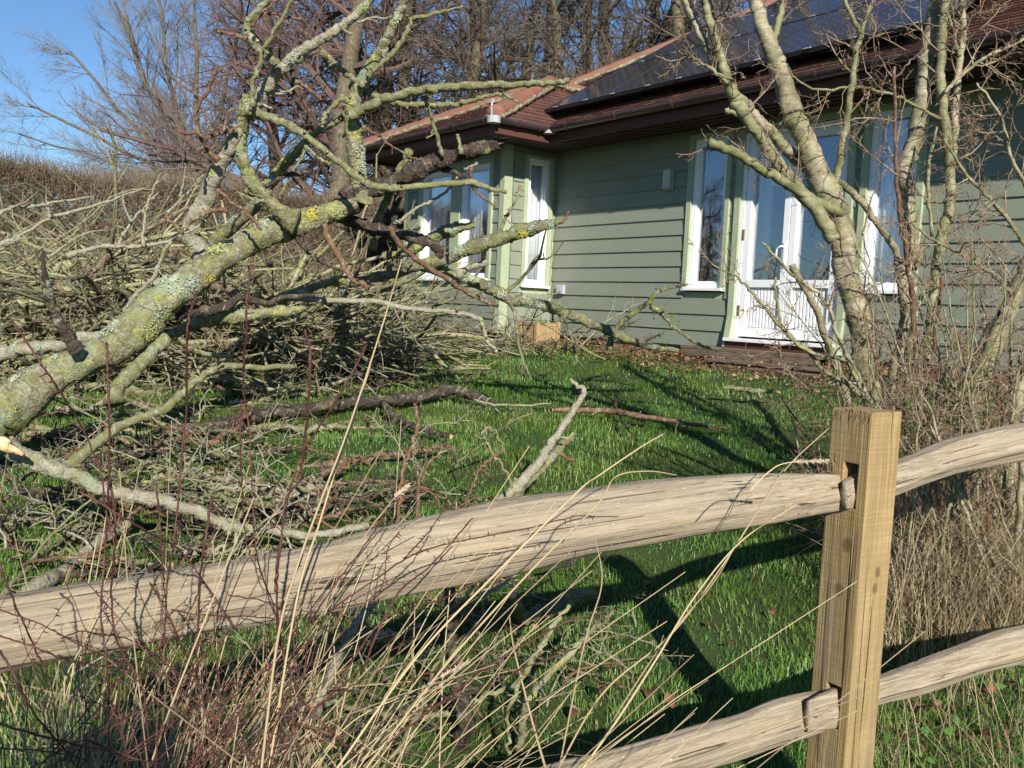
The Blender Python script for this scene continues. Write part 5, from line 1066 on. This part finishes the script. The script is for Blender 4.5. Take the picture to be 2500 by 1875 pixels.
sA = [stem(TA, [(1905, 1130)] + r6([(1310, 950), (1260, 700), (1240, 500), (1180, 300), (1130, 100)]) + r3([(1120, 1400), (1050, 1200), (980, 1050), (900, 850), (820, 650), (740, 400), (690, 280), (640, 150), (600, 0), (570, -120)]), [54, 52, 50, 50, 48, 48, 50, 54, 52, 44, 42, 38, 36, 28, 26, 24], dA, name='trunk', rough=.07),
      stem(TA, r3([(1075, 1440), (960, 1250), (850, 1130), (720, 960), (640, 840), (560, 730), (490, 620), (460, 540), (400, 380), (340, 180), (290, 0), (260, -120)]), [30, 30, 28, 26, 24, 24, 28, 24, 20, 18, 16, 14], (4.5, 4.3), M_bi2),
      stem(TA, r3([(460, 540), (350, 380), (280, 230), (220, 100), (180, 0), (150, -100)]), [14, 15, 15, 14, 12, 10], 4.4, M_bi),
      stem(TA, r3([(1120, 1280), (950, 1200), (800, 1110), (650, 1020), (500, 930), (325, 855)]), [22, 21, 21, 20, 20, 19], (4.55, 4.2), M_bi2, cut=True),
      stem(TA, r3([(900, 1010), (800, 910), (700, 800), (620, 720), (540, 620), (480, 560)]), [24, 24, 23, 22, 20, 16], (4.7, 4.5), M_bi),
      stem(TA, r3([(1030, 1050), (1150, 1130), (1250, 1230), (1350, 1370), (1440, 1500), (1450, 1590)]), [14, 15, 15, 15, 15, 14], (4.8, 4.9), M_bi),
      stem(TA, r3([(1080, 1110), (1120, 900), (1150, 700), (1180, 500), (1210, 300), (1230, 200), (1160, 60), (1120, -60)]), [15, 15, 14, 14, 13, 12, 9, 8], (4.6, 4.4), M_bi2), stem(TA, r3([(1230, 210), (1265, 100), (1300, 0), (1320, -80)]), [10, 8, 7, 6], 4.5, M_bi2),
      stem(TA, r3([(700, 265), (735, 150), (760, 0), (770, -100)]), [16, 14, 13, 12], 4.6, M_bi2), stem(TA, r3([(435, 500), (330, 410), (220, 350), (140, 305)]), [9, 8, 7, 5], 4.35, M_bi2), stem(TA, r3([(500, 690), (455, 665), (420, 670)]), [12, 12, 12], 4.4, M_bi2),
      stem(TA, [(1893, 1100), (1880, 1000)] + r6([(1130, 850), (1080, 700), (1020, 550), (950, 350), (850, 180), (820, 110)]), [18, 18, 17, 17, 16, 15, 15, 15], (4.5, 4.2), M_bi)]
twigs_on(TA, [sA[i] for i in (0, 1, 2, 3, 6, 7, 8, 9)], 8, lf=.14, lmin=.15)
dB = 4.9; bB = P(1970, 1000, dB); bB[2] = float(gz(bB[0], bB[1]))
TB = empty('hazel_tree', tuple(bB), 'clump of upright bare stems right of the sawn post in front of the narrow window', 'tree')
sB = [stem(TB, [(1935, 1120), (1935, 1000)] + r6([(1420, 820), (1470, 600), (1500, 400), (1480, 150)]) + r3([(1560, 1560), (1520, 1400), (1510, 1200), (1500, 1000), (1560, 800), (1600, 600), (1620, 400), (1650, 200), (1690, 0), (1720, -120)]), [20, 20, 20, 21, 22, 26, 34, 34, 32, 32, 32, 31, 30, 30, 28, 26], dB, name='trunk', rough=.07),
      stem(TB, [(1985, 1120), (1985, 980), (2000, 800), (2012, 660)] + r3([(1700, 1500), (1740, 1350), (1770, 1200), (1760, 950), (1730, 700), (1720, 560), (1710, 400), (1720, 200), (1740, 0), (1750, -120)]), [16, 16, 18, 20, 22, 24, 22, 21, 20, 20, 19, 18, 16, 15], 4.8, M_bi2),
      stem(TB, r3([(1765, 1000), (1790, 850), (1800, 600), (1830, 350), (1850, 200), (1840, 0), (1838, -120)]), [16, 15, 15, 14, 13, 13, 12], 4.9, M_bi), stem(TB, r3([(1825, 340), (1790, 220), (1760, 100), (1730, -20)]), [8, 8, 7, 6], 4.85, M_bi2),
      stem(TB, [(1998, 1150), (1995, 1000), (1985, 850), (1975, 700)] + r3([(1530, 1659), (1480, 1350), (1450, 1100), (1440, 800), (1435, 400)]), [10, 10, 11, 11, 11, 10, 9, 8, 6], 4.3, M_rb),
      stem(TB, r3([(1720, 720), (1500, 600), (1350, 550), (1200, 520), (1000, 540), (850, 480), (790, 380)]), [7, 6, 6, 5, 5, 4, 3], (4.8, 4.3), M_bi2), stem(TB, r3([(1660, 1420), (1640, 1200), (1640, 1000), (1690, 760)]), [8, 8, 8, 5], 4.7, M_bi2),
      stem(TB, r3([(1430, 480), (1520, 380), (1600, 300), (1590, 330)]), [4, 4, 3, 3], 4.3, M_rb), stem(TB, r3([(1740, 560), (1820, 470), (1950, 360), (2100, 290), (2230, 230)]), [9, 8, 7, 6, 4], 4.7, M_bi),
      stem(TB, [(1968, 1130), (1962, 1000), (1950, 880), (1955, 780), (1990, 640)], [14, 13, 13, 12, 9], 5.0, M_bi), stem(TB, [(2010, 1130), (2015, 980), (2030, 860), (2020, 740), (2035, 600)], [9, 9, 8, 8, 6], 4.6, M_rb)]
twigs_on(TB, [sB[i] for i in (0, 1, 2, 3, 4, 5, 6, 8)], 10, lf=.16, lmin=.2)
bC = P(2050, 1050, 4.4); bC[2] = float(gz(bC[0], bC[1]))
TC = empty('birch_tree', tuple(bC), 'smooth pale leaning birch stem at the right edge behind the upper rail', 'tree')
sC = [stem(TC, [(2040, 1180), (2058, 1050), (2082, 938), (2100, 873), (2132, 783), (2168, 693), (2196, 625), (2240, 540), (2300, 430), (2360, 300)], [44, 42, 40, 39, 38, 36, 34, 32, 30, 26], 4.4, name='trunk', rough=.04),
      stem(TC, [(2130, 1080), (2158, 923), (2183, 855), (2208, 801), (2260, 700)], [16, 16, 18, 20, 18], 4.3), stem(TC, [(2180, 1100), (2190, 960), (2202, 860), (2225, 760)], [22, 22, 22, 20], 4.0),
      stem(TC, [(2190, 640), (2140, 590), (2080, 550), (2020, 520), (1970, 480)][::1], [9, 9, 8, 6, 4], (4.4, 4.0), M_bi2), stem(TC, [(2235, 560), (2180, 480), (2130, 420), (2080, 370), (2040, 300)], [10, 9, 8, 7, 4], (4.4, 4.2), M_bi2), stem(TC, [(2260, 470), (2215, 400), (2180, 330), (2160, 250), (2110, 180)], [9, 8, 8, 6, 4], (4.4, 4.3), M_bi)]
twigs_on(TC, sC, 11, lf=.2, lmin=.15)
# the thin twiggy thicket at their feet
bD = P(2010, 1200, 4.0); bD[2] = float(gz(bD[0], bD[1]))
TD = empty('thicket', tuple(bD), 'tangled thicket of fine pale and dark shoots around the stems behind the right rail', 'shrub')
st_ = []
for L, w_, d_, mt in ((r6([(1270, 930), (1150, 830), (1000, 740), (920, 640), (750, 490), (600, 300), (500, 200), (340, 110)]), [11, 10, 9, 8, 8, 7, 5, 3], (4.0, 3.8), M_bi2), (r6([(1280, 920), (1200, 740), (1100, 560), (1060, 420), (990, 300), (830, 180), (700, 40), (640, -20)]), [10, 9, 9, 8, 8, 7, 6, 4], 4.0, M_bi),
                      (r6([(1250, 900), (1150, 700), (960, 650), (780, 520), (730, 340), (720, 190)]), [9, 8, 8, 7, 6, 5], 3.9, M_bi2), (r6([(1290, 900), (1330, 750), (1290, 560), (1260, 420), (1290, 310)]), [6, 6, 5, 5, 4], 3.9, M_rb), (r6([(1060, 970), (1000, 900), (860, 820), (760, 680), (740, 560)]), [5, 5, 4, 4, 3], 3.9, M_rb),
                      ([(2028, 960), (2082, 848), (2118, 740), (2165, 668), (2215, 600)], [9, 9, 8, 7, 5], 4.2, M_bkD), ([(2078, 1250), (2090, 1050), (2100, 900), (2085, 780), (2050, 660)], [7, 7, 6, 5, 3], 3.8, M_rb),
                      ([(2000, 1370), (2030, 1210), (2075, 1060), (2090, 990)], [10, 12, 12, 10], (3.6, 3.9), M_bkD), ([(2170, 1360), (2195, 1220), (2205, 1050), (2212, 900)], [14, 14, 14, 12], 3.7, M_bi), ([(2110, 1330), (2140, 1200), (2165, 1080), (2180, 960), (2200, 800)], [10, 9, 8, 8, 6], 3.8, M_bkG)):
    st_.append(stem(TD, L, w_, d_, mt))
for i in range(64):
    x0 = rs.uniform(1880, 2260); y0_ = rs.uniform(1150, 1380); d_ = rs.uniform(3.5, 5.0); hgt = rs.uniform(300, 800); ln = rs.uniform(-.45, .35) - (.3 if rs.rand() < .25 else 0)
    L = [(x0 + ln * hgt * t + 30 * rs.randn() * t, y0_ - hgt * t) for t in (0, .25, .5, .75, 1)]
    st_.append(stem(TD, L, list(np.array([1, .9, .8, .6, .35]) * rs.uniform(4, 9)), d_, [M_bi2, M_rb, M_bi, M_bkG][i % 4]))
twigs_on(TD, st_, 7, lf=.22, lmin=.05)

# ================================================================== DRY GRASS BEHIND THE RIGHT RAIL
def straw(name, N, cx, cy, dr, hr, label, wd=.0016, leanr=(.1, .9), az0=None, mt=M_straw, base=0):
    x = rs.uniform(*cx, N); d = rs.uniform(*dr, N); q = np.array([P(a, 1000, b) for a, b in zip(x, d)]); z = gz(q[:, 0], q[:, 1]) - .01
    mb = MB(); az = None if az0 is None else az0 + rs.randn(N) * .9
    blades(mb, np.stack([q[:, 0], q[:, 1], z + rs.rand(N) * base], 1), rs.uniform(*hr, N), np.full(N, wd) * rs.uniform(.6, 1.4, N), rs.uniform(*leanr, N), rs.rand(N), 3, az)
    return tag(mb.build(name, mt), label, 'dry grass', kind='stuff')
straw('dry_grass', 4200, (1925, 2420), None, (3.35, 4.9), (.10, .62), 'pale dry grass packed round the stems behind the right rails', .0019, (.2, 2.0), base=.25)
straw('dry_grass', 260, (1900, 2300), None, (2.5, 3.3), (.1, .35), 'short dry grass at the bottom right beside the post', .0014, (.5, 1.8))
# green weeds at the bottom right
N = 1500; x = rs.uniform(1.25, 3.0, N); y = rs.uniform(2.1, 3.5, N); z = gz(x, y) + rs.uniform(.0, .06, N); s_ = rs.uniform(.007, .020, N)[:, None]
M_weed = mat('weed_leaf', (.06, .16, .03), .5, .4); b_ = NB(M_weed); b_.col(b_.ramp(b_.attr(), [(0, (.03, .09, .015)), (1, (.10, .24, .05))]))
u = nrm(np.stack([rs.randn(N), rs.randn(N), rs.randn(N) * .35], 1)); v = nrm(np.cross(nrm(np.stack([rs.randn(N) * .4, rs.randn(N) * .4, np.ones(N)], 1)), u)); p = np.stack([x, y, z], 1); mb = MB()
mb.add(np.stack([p, p + u * s_ * .6 + v * s_ * .8, p + u * s_ * 1.6 + v * s_ * .5, p + u * s_ * 2, p + u * s_ * 1.6 - v * s_ * .5, p + u * s_ * .6 - v * s_ * .8], 1).reshape(-1, 3), np.concatenate([np.arange(N)[:, None] * 6 + [0, 1, 2, 3], np.arange(N)[:, None] * 6 + [0, 3, 4, 5]]), a=np.repeat(rs.rand(N), 6))
tag(mb.build('weeds', M_weed), 'small green weeds growing under the lower right rail', 'weeds', kind='stuff')
# dead leaves, one by one
def leaf_proto(k):
    n = 6; mb = MB(); L = .03; t = np.linspace(0, 1, 7); wv = np.sin(t * np.pi) ** .8 * .35 * (1 + .35 * np.sin(t * 19)); c = rs.uniform(.3, .9)
    V = []
    for tt, ww in zip(t, wv):
        zc = .25 * math.sin(tt * 3.1) * c
        V += [[tt * L, -ww * L, (zc + .35 * ww * c) * L * 1.4], [tt * L, 0, zc * L], [tt * L, ww * L, (zc + .5 * ww * c) * L * 1.4]]
    Q = [[i * 3 + j, i * 3 + j + 1, i * 3 + j + 4, i * 3 + j + 3] for i in range(6) for j in range(2)]; mb.add(V, Q, a=rs.rand()); return mb.build('dead_leaf', M_dead, smooth=True)
lp = [leaf_proto(k) for k in range(6)]; us = set()
for i in range(190):
    if i < 110: x, y = rs.uniform(300, 1790), rs.uniform(1220, 1650)
    elif i < 150: x, y = rs.uniform(1900, 2212), rs.uniform(1430, 1655)
    else: x, y = rs.uniform(0, 1700), rs.uniform(800, 1200)
    d = hit(x, y); q = P(x, y, d); src = lp[rs.randint(6)]; o = src
    if src.name in us: o = src.copy(); col.objects.link(o)
    us.add(src.name); s_ = rs.uniform(.7, 1.9); o.location = (q[0], q[1], float(gz(q[0], q[1])) + rs.uniform(.015, .045)); o.scale = (s_,) * 3; o.rotation_euler = (rs.uniform(-.6, .6), rs.uniform(-.6, .6), rs.rand() * 6.28)
    tag(o, 'small curled brown dead leaf lying in the grass', 'leaf', 'dead leaves scattered over the grass')

# ================================================================== THORNY STEMS AND STRAW IN FRONT OF THE RAIL
M_th = bark('thorny_stem_bark', (.13, .05, .042), (.09, .035, .03), (.18, .09, .06), 0, 0, 2.0, rough=.45, bumpd=.001, pale=0)
BR = empty('briar', tuple(P(500, 2100, 1.25) * [1, 1, 0]), 'leafless dark red thorny briar with tall arching stems in front of the left rail', 'shrub')
def thorny(pts, w, dd=None, nth=None, thorn=.010, back=.16):
    if dd is None: dd = [max(.8, fdepth(min(x, 1500)) - back - .04 * math.sin(i * 1.3)) for i, (x, y) in enumerate(pts)]
    elif np.isscalar(dd): dd = [dd] * len(pts)
    p = spline(np.array([P(x, y, d) for (x, y), d in zip(pts, dd)]), 8); K = len(p); p[1:-1] += rs.randn(K - 2, 3) * .0005
    w = np.interp(np.linspace(0, 1, K), np.linspace(0, 1, len(w)), w) if np.ndim(w) else np.linspace(w, w * .6, K); rr = pxm(w, p[:, 1]) / 2 * .68; rr = rr * (1 + .25 * (rs.rand(K) < .25))
    mb = MB(); tubes(mb, p, rr, 8, True)
    L = np.linalg.norm(np.diff(p, axis=0), axis=1).sum(); n = int(L * 42) if nth is None else nth; i = rs.randint(1, K - 1, n); tg = nrm(p[i + 1 - 0 * i] - p[i - 1]); pv = rs.randn(n, 3); pv = nrm(pv - (pv * tg).sum(-1, keepdims=True) * tg)
    h = thorn * rs.uniform(.6, 1.3, n)[:, None]; q0 = p[i] + pv * rr[i][:, None] * .6
    tubes(mb, np.stack([q0, q0 + pv * h * .45, q0 + pv * h - tg * h * .12], 1), np.stack([np.maximum(rr[i] * .55, .0012), np.maximum(rr[i] * .28, .0007), np.full(n, .00012)], 1), 4)
    return attach(mb.build('stem', M_th, smooth=True), BR)
for L, w_ in ((r7([(-30, 380), (0, 440), (100, 700), (200, 920), (300, 1150), (350, 1500), (370, 1700)]), 7), (r4([(70, 690), (250, 960), (380, 1150), (500, 1350), (600, 1600)]) + r7([(640, 130), (720, 420)]), 7),
              (r4([(640, 830), (650, 1100), (655, 1640)]) + r7([(640, 200), (620, 500), (605, 750), (640, 1000), (650, 1200), (660, 1680)]), 8), (r7([(660, -60), (690, 150), (690, 300), (670, 600), (690, 850), (750, 1000), (860, 1200), (900, 1680)]), 8),
              (r4([(1180, 520), (1130, 700), (1120, 900), (1120, 1200), (1100, 1400), (1080, 1650)]) + r7([(1050, 250), (1010, 500), (990, 800), (960, 1100), (930, 1680)]), 8), (r4([(1510, 360), (1480, 600), (1475, 800), (1460, 1100), (1490, 1300), (1510, 1640)]) + r7([(1530, 300), (1570, 500), (1640, 680), (1700, 950)]), 7),
              (r4([(1450, 1170), (1440, 1400), (1450, 1600)]) + r7([(1470, 250), (1540, 480)]), 5), (r4([(1830, 750), (1860, 900), (1850, 1200), (1820, 1500), (1790, 1659)]) + r7([(1720, 50), (1680, 350), (1660, 600), (1680, 900), (1760, 1100), (1850, 1300), (2000, 1450), (2150, 1640)]), 9),
              (r4([(2200, 840), (2100, 1030), (2000, 1200), (1850, 1440), (1770, 1600)]) + r7([(1700, 200), (1660, 420), (1650, 600)]), 7), (r7([(480, 0), (700, 130), (900, 250), (1050, 330), (1180, 480), (1290, 640), (1400, 820)]), 8),
              (r7([(-20, 700), (250, 800), (500, 930), (850, 1070), (1100, 1110)]), 5), (r7([(-20, 860), (200, 930), (400, 1010), (700, 1060), (1000, 1100)]), 6), (r7([(0, 955), (100, 1130), (200, 1330), (400, 1560), (480, 1700)]), 9), (r7([(370, 880), (480, 840), (600, 855), (760, 880), (900, 960), (1000, 1040), (1100, 1110)]), 5),
              (r7([(1270, 30), (1230, 300), (1200, 500), (1190, 800), (1180, 1100), (1190, 1500), (1200, 1700)]), 9), (r7([(940, 0), (960, 200), (980, 500), (990, 640)]), 6), (r7([(1340, 60), (1400, -20), (1300, 200), (1250, 330), (1210, 420)])[2:], 5), (r7([(900, 550), (1000, 720), (1100, 950), (1180, 1100), (1250, 1400), (1300, 1700)]), 7),
              (r7([(1370, 620), (1600, 660), (1680, 700), (1730, 710), (1900, 720)]), 5), (r7([(1030, 710), (1200, 740), (1500, 750), (1650, 760)]), 5), (r8([(0, 720), (180, 600), (440, 420), (620, 340), (930, 270), (1200, 220), (1480, 150), (1600, 150)]), 6), (r8([(200, 1100), (300, 850), (430, 600), (600, 460), (740, 310), (870, 160)]), 7),
              (r8([(-100, 780), (0, 620), (200, 350), (340, 160), (430, 20)]), 6), (r8([(460, 400), (600, 250), (700, 100), (720, 30)]), 5), (r8([(0, 1250), (300, 800), (500, 700), (700, 640), (900, 540), (1100, 460)]), 6), (r8([(-200, 1560), (0, 1430), (450, 1150), (700, 1070), (900, 1040), (1280, 1120)]), 6),
              (r8([(200, 1640), (450, 1440), (700, 1250), (1000, 1030), (1400, 800), (1700, 710)]), 8), (r8([(-200, 1390), (0, 1450), (150, 1560), (230, 1700)]), 11), (r8([(-50, 1500), (500, 1330), (800, 1230), (1200, 1050), (1550, 920)]), 6), (r8([(0, 970), (200, 700), (330, 560), (360, 350), (430, 240)]), 5),
              (r7([(380, 1680), (500, 1480), (800, 1600), (1000, 1640)])[1:], 7), (r7([(-40, 1380), (150, 1440), (400, 1500), (650, 1560), (800, 1600)]), 8), (r7([(-40, 1540), (300, 1560), (560, 1620)]), 6), (r8([(-400, 1300), (-200, 1340), (0, 1240), (250, 1010), (420, 860)]), 6)):
    thorny(L, w_)
for i in range(40):
    x0 = rs.uniform(-60, 700); L_ = rs.uniform(250, 620); ln = rs.normal(.35, .5)
    thorny([(x0 + ln * L_ * t + 25 * rs.randn() * t, 1720 - L_ * t * (1 - .15 * t)) for t in (0, .25, .5, .75, 1)], rs.uniform(3.5, 6))
M_st = m_grass('straw_stalk', [(0, (.16, .115, .07)), (.35, (.33, .25, .15)), (.7, (.45, .35, .20)), (1, (.56, .45, .27))], .3, .6, .1)
M_sh = mat('seed_head', (.42, .33, .23), .85)
def stalk(pts, w, dd, label, head=0, group=None):
    p = spline(np.array([P(x, y, d) for (x, y), d in zip(pts, np.linspace(dd[0], dd[1], len(pts)))]), 8); K = len(p); rr = pxm(np.linspace(w, w * .45, K), p[:, 1]) / 2
    mb = MB(); tubes(mb, p, rr, 6, a=rs.uniform(.3, 1)); o = mb.build('grass_stalk', M_st, smooth=True, loc=p[0]); tag(o, label, 'grass stalk', group)
    if head:
        q = resample(p[-10:], 30); n = 150; i = rs.randint(int(30 * (1 - head)), 29, n); tg = nrm(q[i + 1] - q[i]); d = nrm(tg * 1.2 + rs.randn(n, 3) * .5); L = rs.uniform(.004, .011, n)[:, None]; m2 = MB()
        tubes(m2, np.stack([q[i], q[i] + d * L * .5, q[i] + d * L], 1), np.tile([.0005, .0013, .0002], (n, 1)), 4, a=rs.rand(n)); h = m2.build('seed_head', M_sh, None); h.parent = o; h.matrix_parent_inverse = Matrix.Translation(-Vector(p[0]))
    return o
for pts, w_, dd, lab, hd in (([(560, 1700), (600, 1380), (640, 1230), (690, 1090), (740, 960), (785, 830), (830, 690), (868, 560)], 7, (1.2, 1.5), 'tallest straw stalk leaning right against the trunk and heap', 0),
                         ([(575, 1700), (640, 1300), (690, 1130), (730, 1000), (770, 890), (800, 790)], 6, (1.25, 1.5), 'second tall straw stalk just right of the tallest one', 0),
                         ([(700, 1700), (900, 1420), (1080, 1230), (1248, 1062), (1291, 1029), (1381, 968), (1432, 938)], 6, (1.2, 1.6), 'long straw stalk reaching right over the rail to the lawn middle', .0),
                         ([(760, 1700), (960, 1440), (1150, 1230), (1290, 1090), (1330, 1030), (1400, 1018), (1460, 1026)], 6, (1.25, 1.6), 'straw stalk bent flat to the right at its tip above the rail', 0),
                         ([(1190, 1690), (1300, 1500), (1450, 1370), (1560, 1222), (1640, 1100), (1700, 1010), (1790, 925)], 5, (1.7, 1.9), 'thin straw stalk passing behind the seed head by the post', 0),
                         ([(1230, 1700), (1330, 1560), (1420, 1420), (1500, 1290), (1600, 1170), (1720, 1090)], 6, (1.6, 1.85), 'curved straw stalk whose tip lies along the bottom of the upper rail', 0),
                         ([(1245, 1700), (1340, 1530), (1440, 1380), (1540, 1260), (1600, 1160), (1700, 1000)], 4, (1.62, 1.9), 'slender straw stalk beside the curved one left of the post', 0),
                         ([(1620, 1060), (1660, 1020), (1700, 1000), (1790, 996)], 4, (1.75, 1.8), 'fluffy grass seed head touching the left side of the post', .75),
                         ([(640, 1700), (760, 1560), (900, 1490), (1010, 1430)], 3, (1.3, 1.5), 'drooping straw with a small seed head low in the middle', .5),
                         ([(700, 1330), (760, 1200), (840, 1090), (880, 1050)], 4, (1.4, 1.5), 'small pale seed head left of centre above the rail', .6),
                         ([(1190, 1700), (1150, 1560), (1110, 1400), (1100, 1330)], 7, (1.5, 1.7), 'stout upright pale straw under the rail middle', 0), ([(1200, 1700), (1260, 1400), (1300, 1260), (1285, 1160)], 5, (1.55, 1.7), 'upright straw crossing the lower edge of the rail right of centre', 0),
                         ([(1330, 1700), (1430, 1600), (1500, 1540), (1480, 1580)][:3], 4, (1.5, 1.7), 'short straw over the lower rail', 0)):
    stalk(pts, w_, dd, lab, hd)
# the clump of straw they grow from
N = 230; x0 = rs.beta(2, 2.4, N) * 880 + 120; k_ = rs.rand(N); mb = MB(); K = 9
az = []
P0 = []; 
for i in range(N):
    d = rs.uniform(1.15, 1.75); b = P(x0[i], 1400, d); b = np.array([b[0] - .25, b[1], 0.0]); ln = rs.normal(.38, .36); L = rs.uniform(.6, 1.25); t = np.linspace(0, 1, K)[:, None]
    dirx = np.array([math.cos(rs.normal(.1, .35)), math.sin(rs.normal(.1, .35)) * .6, 0]); z = np.array([0, 0, 1.]); bend = rs.uniform(0, .35)
    P0.append(b + z * L * t * (1 - .3 * ln ** 2) + dirx * L * (ln * t + bend * t ** 3 * .5) + np.cumsum(rs.randn(K, 3) * .003, 0))
P0 = np.array(P0)
for i in range(N):
    if rs.rand() < .45:
        k = rs.randint(3, 8); a = rs.normal(0, .9); dd = P0[i, k:] - P0[i, k]; ax = Vector((rs.randn() * .5, 1, rs.randn() * .3)).normalized(); P0[i, k:] = P0[i, k] + dd @ np.array(Matrix.Rotation(a, 3, ax)).T
tubes(mb, P0, np.linspace(.0017, .0007, K)[None] * rs.uniform(.7, 1.3, N)[:, None], 5, a=rs.rand(N))
N = 900; x0 = rs.beta(2, 2, N) * 800 + 150; b = np.array([P(a, 1500, d) for a, d in zip(x0, rs.uniform(1.2, 2.0, N))]); b[:, 0] -= .15; b[:, 2] = 0
az = rs.normal(.2, 1.6, N); blades(mb, b, rs.uniform(.35, .9, N), rs.uniform(.001, .0024, N), rs.uniform(.2, 1.1, N), rs.rand(N) * .4, 3, az)
tag(mb.build('dry_grass', M_st), 'dense clump of dry straw stalks fanning right in front of the left rail', 'dry grass', kind='stuff')
